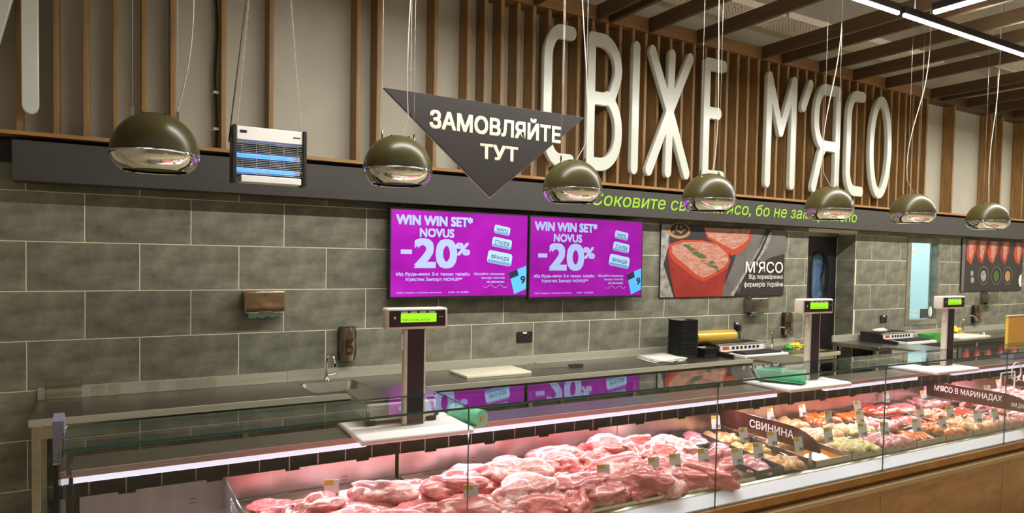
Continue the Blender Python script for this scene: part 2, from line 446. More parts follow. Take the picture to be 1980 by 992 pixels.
# fascia, sill, dark board
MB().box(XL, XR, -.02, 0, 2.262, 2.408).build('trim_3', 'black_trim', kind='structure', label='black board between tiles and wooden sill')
fa = MB().bbox(-.468, XR, -.16, 0, 2.146, 2.380, .003).build('trim_4', 'fascia', kind='structure', label='dark grey fascia board with green lettering')
text('fascia_lettering', "Соковите свіже м'ясо, бо не заморожено", 'green_print', fa, (3.66, -.1605, 2.195), width=3.80, height=.155, bold=.008, shear=.18, label='bright green slogan lettering')
MB().bbox(XL, XR, -.155, 0, 2.409, 2.433, .002).build('trim_5', 'wood_sill', kind='structure', label='thin wooden sill under the slats')

# slats
sw = empty('slat_screen', (3.5, -.07, 2.433), 'vertical wooden slat screen standing on the sill above the fascia', 'slat screen')
SX0 = 2.462
left = [-.418, -.268+.03, -.089, .066, .219, .380, .679, .978, 1.581, 1.732, 2.183]
dense = [SX0+.1508*i for i in range(37)]
ends = [8.11, 8.262, 8.414, 8.566, 8.718, 8.879]
allx = left + [x for x in dense if x < 8.0] + ends
far = [9.516, 10.447, 10.752, 11.375, 11.7, 12.3, 12.6]
proto = None
for x in allx + far:
    zt = 3.822
    if proto is None:
        proto = MB().bbox(x-.030, x, -.145, -.0005, 2.4335, zt, .0015).build('slat', 'wood_slat', sw); bx = x
    else:
        o = bpy.data.objects.new('slat', proto.data); COL.objects.link(o); o.parent = sw
        o.location = proto.location + Vector((x-bx, 0, 0))
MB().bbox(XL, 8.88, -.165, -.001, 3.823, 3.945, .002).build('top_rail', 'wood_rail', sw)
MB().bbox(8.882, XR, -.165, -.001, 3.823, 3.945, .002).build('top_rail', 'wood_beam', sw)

# ceiling beams (pergola grid)
for i, x in enumerate([.6, 1.2, 1.8, 2.42, 3.02, 3.662, 3.80, 4.256, 4.859, 5.767, 6.077, 6.695, 7.293, 7.919, 8.872, 9.12, 9.75, 10.35, 10.95, 11.55, 12.2]):
    MB().bbox(x, x+.04, -4.4, -.167, 3.823, 3.945, .002).build('ceiling_beam', 'wood_beam', None,
        'dark brown wooden ceiling beam running from the slat wall, %s from the left' % (ORD[i] if i < len(ORD) else ['nineteenth', 'twentieth', 'last'][i-18]), 'beam', 'parallel wooden ceiling beams')
# perforated panels above beams
def perforated(x0, x1, y0, y1, z, lab):
    t = empty('perforated_tray', ((x0+x1)/2, (y0+y1)/2, z), lab, 'cable tray', 'perforated trays above the beams')
    MB().box(x0, x1, y0, y1, z, z+.008).build('sheet', 'perforated', t)
    mb = MB()
    nx = int((x1-x0)/.045); ny = int((y1-y0)/.035)
    for i in range(nx):
        for j in range(ny):
            cx = x0+.03+i*.045; cy = y0+.02+j*.035
            mb.add([(cx-.011, cy-.006, z-.001), (cx+.011, cy-.006, z-.001), (cx+.011, cy+.006, z-.001), (cx-.011, cy+.006, z-.001)], [(0, 1, 2, 3)])
    o = mb.build('perforation', 'hole', t, kind='stuff')
    MB().box(x0, x1, y0-.004, y0, z, z+.06).box(x0, x1, y1, y1+.004, z, z+.06).build('side_flange', 'perforated', t)
    mb = MB()
    for x in (x0+.2, x1-.2): mb.tube([(x, (y0+y1)/2, z+.008), (x, (y0+y1)/2, 4.95)], .006, 6)
    mb.build('hanger_rod', 'wire', t)
perforated(3.6, 5.62, -.56, -.24, 4.10, 'perforated metal cable tray above the beams over the first word')
perforated(5.66, 8.4, -.56, -.24, 4.10, 'perforated metal cable tray above the beams over the second word')
perforated(8.6, 12.0, -1.15, -.80, 4.10, 'perforated metal cable tray above the beams at the far right corner')

# LED line luminaires
def luminaire(x0, x1, y0, y1, lab):
    t = empty('linear_lamp', ((x0+x1)/2, (y0+y1)/2, LED_Z), lab, 'lamp', 'linear ceiling lamps')
    MB().bbox(x0, x1, y0, y1, LED_Z+.006, LED_Z+.06, .003).build('housing', 'black_plastic', t)
    MB().bbox(x0+.01, x1-.01, y0+.006, y1-.006, LED_Z-.016, LED_Z+.006, .003).build('diffuser', 'led', t)
    mb = MB()
    if x1-x0 > y1-y0:
        for x in (x0+.15, x1-.15): mb.tube([(x, (y0+y1)/2, LED_Z+.06), (x, (y0+y1)/2, 4.95)], .003, 6)
    else:
        for y in (y0+.15, y1-.15): mb.tube([((x0+x1)/2, y, LED_Z+.06), ((x0+x1)/2, y, 4.95)], .003, 6)
    mb.build('suspension_wire', 'wire', t)
for i, (a, b, nm) in enumerate([(3.4, 5.04, 'left of the black junction'), (5.09, 7.9, 'right of the black junction')]):
    luminaire(a, b, LED_Y-.017, LED_Y+.017, 'long white linear lamp parallel to the slat wall, ' + nm)
luminaire(1.3, 3.38, LED_Y-.017, LED_Y+.017, 'linear lamp continuing above the left of the counter, outside the picture')
luminaire(7.92, 13, LED_Y-.017, LED_Y+.017, 'linear lamp continuing towards the far right wall')
luminaire(5.20, 5.26, -4.3, -2.14, 'short white linear lamp at right angles to the slat wall')
luminaire(-3, 12, -4.625, -4.575, 'added linear lamp out of view over the aisle, to light the room')  # lamp bodies for the added fill rows, not in view
luminaire(-3, 12, -7.225, -7.175, 'added linear lamp out of view far in front of the counter, to light the room')

# ================================================================== BIG LETTERS
SXA = 1.40
def contour(strokes, rad, x0, x1, z0, z1, st=.009):
    nx, nz = int((x1-x0)/st)+1, int((z1-z0)/st)+1
    gx = x0+st*np.arange(nx); gz = z0+st*np.arange(nz)
    PX, PZ = np.meshgrid(gx, gz, indexing='ij'); D = np.full(PX.shape, 9.)
    for pl in strokes:
        for (ax, az), (bx_, bz) in zip(pl[:-1], pl[1:]):
            dx, dz = bx_-ax, bz-az; L = dx*dx+dz*dz+1e-12
            t = np.clip(((PX-ax)*dx+(PZ-az)*dz)/L, 0, 1)
            D = np.minimum(D, np.hypot(PX-ax-t*dx, PZ-az-t*dz))
    D -= rad
    seg = {}
    def ip(i, j, i2, j2):
        t = D[i, j]/(D[i, j]-D[i2, j2]); return ((i, j, i2, j2), (gx[i]+t*(gx[i2]-gx[i]), gz[j]+t*(gz[j2]-gz[j])))
    pos = {}
    S = D < 0
    for i, j in zip(*np.nonzero((S[:-1, :-1].astype(int)+S[1:, :-1]+S[:-1, 1:]+S[1:, 1:]) % 4)):
        c = [(i, j), (i+1, j), (i+1, j+1), (i, j+1)]; pts = []
        for k in range(4):
            a, b = c[k], c[(k+1) % 4]
            if S[a] != S[b]:
                a2, b2 = min(a, b), max(a, b)
                key, p = ip(*a2, *b2); pos[key] = p; pts.append((key, S[a]))
        for k in range(0, len(pts) if len(pts) % 2 == 0 else 0, 2):
            a, b = pts[k], pts[(k+1) % len(pts)]
            if not a[1]: a, b = b, a
            seg[a[0]] = b[0]
    loops = []
    while seg:
        s = next(iter(seg)); lp = []; k = s
        while k in seg:
            lp.append(pos[k]); k = seg.pop(k)
        if len(lp) > 8: loops.append(lp)
    return loops
LY1, LY0 = -.168, -.215
def big_letter(name, strokes, label, rad=.058):
    """strokes in world (X, Z); drawn with wider horizontals than verticals like the sign"""
    st = [[(x*SXA, z) for x, z in pl] for pl in strokes]
    xs = [p[0] for pl in st for p in pl]; zs = [p[1] for pl in st for p in pl]
    loops = contour(st, rad, min(xs)-.1, max(xs)+.1, min(zs)-.1, max(zs)+.1)
    cu = bpy.data.curves.new('l', 'CURVE'); cu.dimensions = '2D'; cu.fill_mode = 'BOTH'; th = (LY1-LY0)
    cu.extrude = th/2-.007; cu.bevel_depth = .007; cu.offset = -.007; cu.bevel_resolution = 1
    for lp in loops:
        sp = cu.splines.new('POLY'); sp.points.add(len(lp)-1); sp.use_cyclic_u = True
        for p, q in zip(sp.points, lp): p.co = (q[0], q[1], 0, 1)
    me = curve_mesh(cu); mb = MB()
    mb.add([(v.co.x/SXA, (LY0+LY1)/2 - v.co.z, v.co.y) for v in me.vertices], [list(p.vertices) for p in me.polygons], 0, True)
    bpy.data.meshes.remove(me)
    t = empty(name, ((min(xs)+max(xs))/2/SXA, LY1, min(zs)-rad), label, 'sign letter', 'large white letters of the slat wall sign')
    mb.build('face', 'letter_white', t, angle=30)
    # stand-off pins fixing the letter to the slats
    pm = MB()
    for pl in strokes[:2]:
        x, z = pl[0]; xs_ = min(allx, key=lambda q: abs(q-.015-x))-.015
        pm.tube([(x, LY1+.001, z), (x, -.1455, z)], .006, 8)
    pm.build('standoff_pin', 'steel', t)
    return t
LB, LH = 2.518, 1.182
T_, B_ = LB+LH-.058, LB+.058
def arc(cx, cz, rx, rz, a0, a1, n=12): return [(cx+rx*math.cos(R(a0+(a1-a0)*i/n)), cz+rz*math.sin(R(a0+(a1-a0)*i/n))) for i in range(n+1)]
def glyph_c(L, Rr):
    s = .042
    return [[(Rr-s, T_)] + arc(L+s+.13, T_-.24, .13, .24, 90, 180) + arc(L+s+.13, B_+.24, .13, .24, 180, 270) + [(Rr-s, B_)]]
s = .042
big_letter('sign_letter', [[(-.374, 2.58), (-.374, 3.70)], [(-.374, 3.66), (-.628, 2.60)], [(-.628, 2.58), (-.628, 3.70)]], 'white letter stroke cut off by the left edge of the picture')
big_letter('sign_letter', glyph_c(3.104, 3.427), 'large white letter С behind the dark triangle')
VX = 3.551+s
big_letter('sign_letter', [[(VX, B_), (VX, T_)], [(VX, T_)] + arc(3.70, T_-.24, .185, .24, 90, -30) + arc(3.73, 3.14+.10, .12, .10, -40, -90) + [(VX, 3.14)],
    [(3.73, 3.14)] + arc(3.70, B_+.30, .197, .30, 70, 0) + arc(3.70, B_+.26, .197, .26, 0, -90) + [(VX, B_)]], 'large white letter В with two round bowls')
big_letter('sign_letter', [[(4.087, B_), (4.087, T_)]], 'large white letter І of a single stroke')
big_letter('sign_letter', [[(4.275, T_), (4.50, 3.13), (4.725, B_)], [(4.74, T_), (4.50, 3.13), (4.262, B_)], [(4.513, T_), (4.493, B_)]], 'large white letter Ж like a six-armed star')
big_letter('sign_letter', [[(4.97, B_), (4.97, T_), (5.19, T_)], [(4.97, 3.18), (5.13, 3.18)], [(4.97, B_), (5.19, B_)]], 'large white letter Е behind the fourth pendant lamp')
big_letter('sign_letter', [[(5.857, B_), (5.857, T_)], [(5.857, T_), (6.045, 3.11), (6.24, T_)], [(6.24, T_), (6.24, B_)]], 'large white letter М starting the second word')
big_letter('sign_apostrophe', [[(6.50, 3.65), (6.395, 3.41)]], 'white slanting apostrophe between М and Я')
big_letter('sign_letter', [[(6.988, B_), (6.988, T_)], [(6.988, T_)] + arc(6.76, T_-.30, .145, .30, 90, 180) + arc(6.76, T_-.34, .145, .27, 180, 270) + [(6.988, T_-.61)],
    [(6.77, T_-.61), (6.70, T_-.72), (6.60, B_)]], 'large white letter Я behind the fifth pendant lamp')
big_letter('sign_letter', glyph_c(7.144, 7.481), 'large white letter С between Я and О')
big_letter('sign_letter', [arc(7.792, LB+LH/2, .175, LH/2-.058, 0, 360, 48)], 'large white oval letter О at the right end of the sign')

# ================================================================== WALL THINGS
# TVs
def tv(x0, x1, z0, z1, y, lab, dim, k):
    t = empty('tv_screen', ((x0+x1)/2, y, z0), lab, 'screen', 'promotion screens')
    MB().bbox(x0, x1, y, y+.05, z0, z1, .003).build('bezel', 'black_plastic', t)
    MB().box((x0+x1)/2-.2, (x0+x1)/2+.2, y+.05, -.0045, (z0+z1)/2-.15, (z0+z1)/2+.15).build('wall_bracket', 'black_matte', t)
    b = .013; sx0, sx1, sz0, sz1 = x0+b, x1-b, z0+b+.006, z1-b
    m, nt, bs = nodes('screen_purple_%d' % k)
    f_ = tex(nt, 1.6, 3, .5, (1, 1, 1.5), 'Object', .6)
    c = ramp(nt, f_, [(.3, (.26, .005, .27)), (.55, (.36, .008, .37)), (.75, (.44, .02, .45))])
    nt.links.new(c, bs.inputs['Emission Color']); setc(bs, 'Emission Strength', dim); setc(bs, 'Base Color', (.02, .0, .02, 1)); setc(bs, 'Roughness', .2)
    emit('screen_text_%d' % k, (.44, .52, .84), dim*.9); emit('screen_blue_%d' % k, (.10, .46, .86), dim); emit('screen_dark_%d' % k, (.03, .02, .06), dim); emit('screen_pale_%d' % k, (.40, .62, .85), dim*.95); emit('screen_shade_%d' % k, (.16, .30, .50), dim)
    T, BL, DK, PL, SH = ('screen_%s_%d' % (q, k) for q in ('text', 'blue', 'dark', 'pale', 'shade'))
    scr = MB().box(sx0, sx1, y-.001, y+.001, sz0, sz1).build('display', 'screen_purple_%d' % k, t)
    W_, H_ = sx1-sx0, sz1-sz0
    def pt(u, v, d=.0015): return (sx0+u*W_, y-d, sz1-v*H_)
    def tx(s_, u, v0, v1, wd, al='L', bo=.012, mt=T, d=.0012):
        return text('lettering', s_, mt, scr, pt(u, v1, d), width=wd*W_, height=(v1-v0)*H_, align=al, bold=bo, depth=0)
    tx('WIN WIN SET*', .035, .055, .165, .535, bo=.045); tx('NOVUS', .195, .205, .300, .24, bo=.035)
    tx('20', .165, .335, .655, .285, bo=.035); tx('%', .455, .365, .505, .095, bo=.035)
    MB().poly([(0, 0), (.075*W_, 0), (.075*W_, .05*H_), (0, .05*H_)], .0008, 0, pt(.065, .505, .001)).build('lettering', T, scr)
    tx('від будь-яких 3-х тихих та/або', .035, .715, .765, .52, bo=.02); tx('ігристих Імпорт NOVUS**', .10, .778, .826, .40, bo=.02)
    tx('Шукайте позначку', .825, .715, .752, .235, 'R'); tx('Імпорт NOVUS', .825, .768, .798, .18, 'R'); tx('на цінниках', .825, .812, .848, .14, 'R')
    tx('*крім товарів з жовтим цінником', .035, .945, .965, .315, bo=.01); tx('01.09 - 31.10.2024', .40, .943, .963, .15, bo=.01)
    for (u0, u1, v0, v1, s_) in ((.735, .865, .125, .255, 'ЧИЛІ'), (.72, .88, .275, .425, 'ІТАЛІЯ'), (.685, .885, .44, .635, 'ФРАНЦІЯ')):
        cx, cz = (u0+u1)/2*W_, (v0+v1)/2*H_; w2, h2 = (u1-u0)/2*W_*.96, (v1-v0)/2*H_*.80
        a = R(-9); ax = (math.cos(a), 0, math.sin(a)); uv_ = (-math.sin(a), 0, math.cos(a))
        o = Vector((sx0+cx, y-.001, sz1-cz))
        MB().poly(rrect(-w2, w2, -h2, h2, h2*.45), .0006, 0, o, ax, uv_).build('cork_print', PL, scr)
        MB().poly(rrect(-w2*.93, w2*.93, -h2*.95, -h2*.45, h2*.22), .0004, 0, o+Vector((0, -.0006, 0)), ax, uv_).build('cork_print', SH, scr)
        text('lettering', s_, DK, scr, o - Vector(uv_)*h2*.35 + Vector((0, -.0012, 0)), ax, uv_, width=w2*1.45, height=h2*.75, align='C', bold=.01, depth=0)
    # price card in the corner
    MB().poly([(.86*W_, (1-.71)*H_), (1.0*W_, (1-.63)*H_), (1.0*W_, (1-.92)*H_), (.905*W_, (1-.985)*H_)], .0006, 0, (sx0, y-.001, sz0)).build('card_print', BL, scr)
    MB().poly([(.855*W_, (1-.715)*H_), (.925*W_, (1-.672)*H_), (.938*W_, (1-.75)*H_), (.868*W_, (1-.795)*H_)], .0004, 0, (sx0, y-.0016, sz0)).build('card_print', DK, scr)
    text('lettering', '9', DK, scr, (sx0+.955*W_, y-.0018, sz0+(1-.85)*H_), width=.035*W_, height=.09*H_, bold=.03, depth=0)
    # thin wavy underline under the small text
    pts = [(.66+.19*i/20, .885+.018*math.sin(i*.8)) for i in range(21)]
    MB().tube([pt(u, v, .0012) for u, v in pts], .0012, 4).build('underline_print', T, scr)
tv(1.823, 3.040, 1.425, 2.113, -.12, 'left purple promotion screen with minus 20 percent', 1.0, 0)
tv(3.050, 4.292, 1.408, 2.113, -.12, 'right purple promotion screen with minus 20 percent', .80, 1)

# poster 1
mat('pr_bg', (.030, .026, .026), .45); noisy('pr_grey', [(.3, (.10, .09, .085)), (.7, (.19, .17, .165))], 3, .5)
noisy('pr_stone', [(.35, (.16, .14, .13)), (.65, (.46, .43, .41))], 14, .5)
noisy('pr_top', [(.3, (.38, .11, .075)), (.5, (.52, .24, .18)), (.7, (.60, .36, .28))], 12, .45, stretch=(1, 1, 2.5), dist=1)
noisy('pr_side', [(.3, (.22, .014, .009)), (.7, (.36, .035, .022))], 6, .45); mat('pr_rim', (.46, .055, .022), .45)
mat('pr_wood', (.42, .23, .10), .5); mat('pr_dark', (.02, .014, .012), .5); mat('pr_leaf', (.06, .13, .035), .5); mat('pr_stripe', (.012, .011, .012), .5)
def poster(x0, x1, z0, z1, lab):
    y = -.024
    t = empty('poster', ((x0+x1)/2, y, z0), lab, 'poster')
    MB().bbox(x0, x1, y, -.0045, z0, z1, .002).build('panel', 'pr_bg', t)
    W_, H_ = x1-x0, z1-z0
    lay = [0]
    def sh(name, pts, mt):
        lay[0] += 1
        return MB().poly([(p[0]*W_, (1-p[1])*H_) for p in pts], .0001, 0, (x0, y-.00012*lay[0]-.0002, z0)).build(name, mt, t)
    return t, sh, W_, H_, y, x0, z0, z1
t, sh, W_, H_, y, px0, pz0, pz1 = poster(4.605, 6.408, 1.397, 2.105, 'meat poster with two raw steaks and the words М\'ЯСО')
sh('print_stone', [(0, 0), (.06, 0), (.055, .3), (.02, .55), (.10, 1), (0, 1)], 'pr_stone')
sh('print_slab', [(.62, 0), (.82, 0), (.75, .35), (.64, .75), (.55, 1), (.42, 1), (.50, .78), (.56, .5)], 'pr_grey')
sh('print_slab', [(.885, 0), (1, 0), (1, .36), (.88, .42), (.80, .50), (.76, .46)], 'pr_grey')
sh('print_slab', [(.82, .10), (.88, .02), (.87, .12), (.83, .3), (.77, .46), (.70, .58), (.66, .75), (.60, .95), (.57, 1), (.53, 1), (.58, .86), (.66, .62), (.72, .44)], 'pr_stone')
sh('print_edge', [(.845, 0), (.865, 0), (.80, .30), (.735, .52), (.67, .72), (.61, .9), (.585, 1), (.565, 1), (.62, .82), (.70, .55), (.78, .30)], 'pr_stripe')
sh('print_steak_side', [(.31, .03), (.705, .02), (.71, .10), (.665, .27), (.60, .38), (.535, .41), (.49, .33), (.42, .25), (.34, .17)], 'pr_rim')
sh('print_steak_top', [(.315, .02), (.69, .015), (.675, .15), (.63, .24), (.55, .325), (.49, .27), (.42, .21), (.35, .14)], 'pr_top')
sh('print_steak_side', [(.055, .27), (.15, .21), (.30, .20), (.43, .24), (.51, .36), (.53, .48), (.515, .58), (.49, .76), (.47, 1), (.11, 1), (.075, .72), (.05, .45)], 'pr_side')
sh('print_steak_rim', [(.055, .27), (.15, .21), (.30, .20), (.43, .24), (.51, .36), (.53, .49), (.50, .60), (.42, .70), (.32, .785), (.25, .73), (.18, .63), (.09, .50), (.055, .40)], 'pr_rim')
sh('print_steak_top', [(.08, .29), (.16, .24), (.30, .225), (.42, .26), (.495, .37), (.515, .48), (.485, .56), (.41, .66), (.32, .735), (.26, .68), (.19, .57), (.11, .45), (.075, .37)], 'pr_top')
sh('print_bowl', ell(.125, .085, .085, .085*W_/H_*.5), 'pr_wood'); sh('print_bowl', ell(.128, .07, .066, .066*W_/H_*.5), 'pr_dark')
rr = random.Random(3)
for i in range(14):
    sh('print_peppercorn', ell(.128+rr.uniform(-.045, .045), .07+rr.uniform(-.05, .05), .007, .016, 8), 'pr_wood')
for i in range(16):
    q = i/15; cx, cy = .15+.25*q, .27+.30*q; a = rr.uniform(-.5, .5); L = .05
    sh('print_rosemary', [(cx, cy), (cx+L*(.5+.3*a), cy+.02-.10*a), (cx+L*1.2, cy+.06-.12*a), (cx+L*.5, cy+.05-.06*a)], 'pr_leaf')
text('lettering', "М'ЯСО", 'white_print', t, (px0+.655*W_, y-.0066, pz1-.655*H_), width=.325*W_, height=.165*H_, bold=.012, depth=0)
text('lettering', 'Від перевірених', 'white_print', t, (px0+.985*W_, y-.0066, pz1-.765*H_), width=.30*W_, height=.085*H_, align='R', bold=.01, depth=0)
text('lettering', 'фермерів України', 'white_print', t, (px0+.985*W_, y-.0066, pz1-.885*H_), width=.34*W_, height=.095*H_, align='R', bold=.01, depth=0)
# poster 2
t, sh, W_, H_, y, px0, pz0, pz1 = poster(10.055, 11.75, 1.405, 2.125, 'dark poster with a row of raw meat strips and small bowls, far right')
sh('print_board', [(0, 0), (.05, 0), (.04, 1), (0, 1)], 'pr_grey')
for i, x in enumerate((.05, .22, .40, .60, .84, 1.0)):
    x2 = min(x+.17, 1)
    sh('print_meat_strip', [(x+.03, .02), (x2, .02), (x2-.02, .25), (x+.09, .50-.02*(i % 3)), (x+.02, .40), (x-.01 if i else x+.01, .25)] if i < 5 else [(.9, .02), (1, .02), (1, .2)], 'pr_side' if i % 2 else 'pr_rim')
    if i < 5: sh('print_meat_strip', [(x+.05, .03), (x2-.03, .03), (x2-.05, .22), (x+.09, .42), (x+.05, .32)], 'pr_top')
for cx, c2 in ((.34, 'pr_dark'), (.55, 'pr_leaf'), (.74, 'pr_wood')):
    sh('print_bowl', ell(cx, .70, .085, .18), 'pr_grey'); sh('print_bowl', ell(cx, .70, .075, .16), 'pr_dark'); sh('print_spice', ell(cx, .71, .045, .11), c2 if c2 != 'pr_dark' else 'pr_stone')
sh('print_garlic', ell(.155, .66, .025, .055), 'pr_stone'); sh('print_garlic', ell(.165, .79, .03, .06), 'pr_stone')
sh('print_badge', ell(.985, .8, .05, .13, 20, 90, 270), 'white_print')

# black door with oval window, jacket behind
d = empty('door_1', ((DX0+DX1)/2, DY, 0), 'black door with an oval window in a tiled recess', kind='structure')
ocx, ocz, orx, orz = (DX0+DX1)/2+.13, 1.57, .155, .31
outer = [(DX0+.004, 0.005), (DX1-.010, 0.005), (DX1-.010, DZ1-.05), (DX0+.004, DZ1-.05)]
oval = rrect(ocx-orx, ocx+orx, ocz-orz, ocz+orz, orx*.98, 8)
def holed(outer, hole, y0, y1):
    cu = bpy.data.curves.new('h', 'CURVE'); cu.dimensions = '2D'; cu.fill_mode = 'BOTH'; cu.extrude = (y1-y0)/2
    for lp in (outer, hole):
        sp = cu.splines.new('POLY'); sp.points.add(len(lp)-1); sp.use_cyclic_u = True
        for p, q in zip(sp.points, lp): p.co = (q[0], q[1], 0, 1)
    me = curve_mesh(cu); mb = MB()
    mb.add([(v.co.x, (y0+y1)/2-v.co.z, v.co.y) for v in me.vertices], [list(p.vertices) for p in me.polygons])
    bpy.data.meshes.remove(me); return mb
holed(outer, oval, DY, DY+.045).build('leaf', 'black_plastic', d)
holed(rrect(ocx-orx-.03, ocx+orx+.03, ocz-orz-.03, ocz+orz+.03, orx+.028, 8), rrect(ocx-orx+.001, ocx+orx-.001, ocz-orz+.001, ocz+orz-.001, orx*.97, 8), DY-.012, DY-.0005).build('window_gasket', 'black_matte', d)
MB().poly(rrect(ocx-orx+.002, ocx+orx-.002, ocz-orz+.002, ocz+orz-.002, orx*.97, 8), -.006, 0, (0, DY+.02, 0)).build('window_pane', 'glass', d)
MB().bbox(DX0+.004, DX1-.01, DY-.02, DY+.10, DZ1-.05, DZ1-.002, .003).build('door_closer', 'steel_dark', d)
for z in (1.35, 1.95): MB().tube([(DX1-.012, DY-.01, z), (DX1-.012, DY-.01, z+.1)], .010, 8).build('hinge', 'steel', d)
MB().box(DX0-.1, DX1+.3, .62, .66, 0, 2.3).build('wall_passage', 'room_blue', kind='structure', label='wall of the passage behind the black door')
# crumpled blue jacket hanging behind the window
mb = MB(); n = 26; vs = []; fs = []
for i in range(n):
    for j in range(n):
        x = ocx-.24+.48*i/(n-1); z = ocz-.42+.84*j/(n-1)
        dz = .05*noise.noise(Vector((x*7, z*5, 1.3)))+.025*noise.noise(Vector((x*19, z*15, 4)))
        vs.append((x, .40-.10*math.cos((i/(n-1)-.5)*2.6)+dz, z))
for i in range(n-1):
    for j in range(n-1): fs.append((i*n+j, (i+1)*n+j, (i+1)*n+j+1, i*n+j+1))
o = mb.add(vs, fs, 0, True).build('blue_jacket', 'jacket_blue', None, 'crumpled blue jacket hanging behind the oval door window', 'jacket')
sol = o.modifiers.new('s', 'SOLIDIFY'); sol.thickness = .02
area('passage_lamp', (7.2, .45, 2.2), .6, .08, 6, (.85, .95, 1.0))

# service window
wd = empty('window_1', ((WX0+WX1)/2, 0, WZ0), 'tall service window with pale blue glass and grey frame', kind='structure')
holed([(WX0, WZ0), (WX1, WZ0), (WX1, WZ1), (WX0, WZ1)], [(WX0+.085, WZ0+.065), (WX1-.05, WZ0+.065), (WX1-.05, WZ1-.06), (WX0+.085, WZ1-.06)], -.012, .10).build('window_frame', 'tile', wd)
MB().box(WX0+.085, WX1-.05, .03, .036, WZ0+.065, WZ1-.06).build('window_pane', 'pane', wd)
MB().box(WX1-.135, WX1-.128, .026, .030, WZ0+.065, WZ1-.06).build('pane_joint', 'dark_grey', wd)
MB().poly(ell(WX0+.21, WZ1-.18, .045, .055), .0005, 0, (0, .0295, 0)).build('round_sticker', 'white_print', wd)
MB().poly(ell(WX0+.21, WZ1-.18, .028, .034), .0004, 0, (0, .0288, 0)).build('sticker_print', 'room_blue', wd)
MB().box(WX0+.40, WX1-.06, .0285, .0295, WZ0+.08, WZ0+.20).build('dark_sticker', 'dark_grey', wd)
MB().poly(ell(WX1-.12, WZ0+.16, .045, .07), .0005, 0, (0, .028, 0)).build('round_sticker', 'white_print', wd)
text('lettering', 'Не торкатися\nскла вікна', 'white_print', wd, (WX0+.11, .0290, WZ0+.11), width=.24, height=.085, bold=.01, depth=0)

# paper towel dispensers
def towel(x, z, lab, mt):
    t = empty('paper_towel_dispenser', (x, -.005, z-.18), lab, 'dispenser', 'paper towel dispensers')
    MB().bbox(x-.133, x+.133, -.115, -.005, z-.155, z, .012, seg=3).build('housing', mt, t)
    MB().lathe([(0, 0), (.007, 0), (.007, -.004), (0, -.004)], (x, -.1155, z-.025), 12, 0, 'Y').build('lock', 'dark_grey', t)
    MB().bbox(x-.045, x+.045, -.1170, -.1152, z-.150, z-.138, .0006).build('slot_edge', 'steel_dark', t)
    vs = []; fs = []; n = 12
    for i in range(n):
        for j in range(5):
            q = i/(n-1); vs.append((x-.105+.20*q, -.095+.018*j+.004*math.sin(i), z-.152-.032*math.sin(j/4*3.14)*(1-.25*q)-.012*abs(math.sin(i*.9))*(j in (1, 2, 3))))
    for i in range(n-1):
        for j in range(4): fs.append((i*5+j, (i+1)*5+j, (i+1)*5+j+1, i*5+j+1))
    MB().add(vs, fs, 0, True).build('paper_towel', 'green_paper', t)
towel(.938, 1.498, 'mirrored paper towel dispenser with green paper above the left sink', 'copper_mirror')
towel(5.93, 1.378, 'steel paper towel dispenser with green paper under the steak poster', 'steel_dark')
towel(10.75, 1.395, 'steel paper towel dispenser under the dark poster at the far right', 'steel_dark')
def soap(x, z, lab):
    t = empty('soap_dispenser', (x, -.005, z-.25), lab, 'dispenser', 'soap dispensers')
    prof = [(-.055, 0), (.055, 0), (.066, .05), (.062, .14), (.066, .20), (.055, .245), (-.055, .245), (-.066, .20), (-.062, .14), (-.066, .05)]
    MB().poly([(x+p[0]*1.0, z-.25+p[1]) for p in prof], .045, 0, (0, -.005, 0)).build('back_shell', 'black_plastic', t)
    n = 10; vs = []; fs = []
    for i in range(n+1):
        v = i/n; wz = z-.25+.245*v; hw = .052+.010*math.sin(v*3.1); bul = .060+.028*math.sin(v*3.0+.1)-.018*math.exp(-((v-.42)/.12)**2)
        for j in range(9):
            a = (j/8-.5)*2; vs.append((x+hw*a, -.050-bul*.6*(1-abs(a)**3), wz))
    for i in range(n):
        for j in range(8): fs.append((i*9+j, i*9+j+1, (i+1)*9+j+1, (i+1)*9+j))
    MB().add(vs, fs, 0, True).build('front_cover', 'smoke_mirror', t)
soap(1.535, 1.228, 'black soap dispenser above the left sink'); soap(6.47, 1.21, 'black soap dispenser beside the black door'); soap(10.45, 1.215, 'black soap dispenser at the far right sink')
def socket(x, z, lab, w=.155, plug=False):
    t = empty('wall_socket', (x, -.004, z), lab, 'socket', 'black wall sockets')
    MB().bbox(x-w/2, x+w/2, -.016, -.0045, z-.045, z+.045, .004).build('plate', 'black_plastic', t)
    for dx in ([-w/4, w/4] if w > .1 else [0]):
        MB().lathe([(.024, 0), (.024, -.004), (.019, -.004), (.018, 0)], (x+dx, -.0162, z-.004), 16, 0, 'Y').build('outlet_ring', 'dark_grey', t)
    MB().box(x-.02, x+.02, -.0175, -.016, z+.028, z+.042).build('label', 'white_print', t)
    if plug:
        MB().bbox(x-.022, x+.022, -.06, -.0165, z-.04, z+.02, .005).build('plug', 'black_plastic', t)
        MB().tube([(x, -.045, z-.04), (x+.004, -.05, z-.12), (x-.01, -.07, z-.19)], .006, 6).build('cord', 'black_plastic', t)
socket(3.09, 1.078, 'double black wall socket below the right screen')
socket(5.70, 1.075, 'black wall socket with plug beside the film roll', .08, True)
socket(8.31, 1.078, 'black wall socket left of the service window', .14)

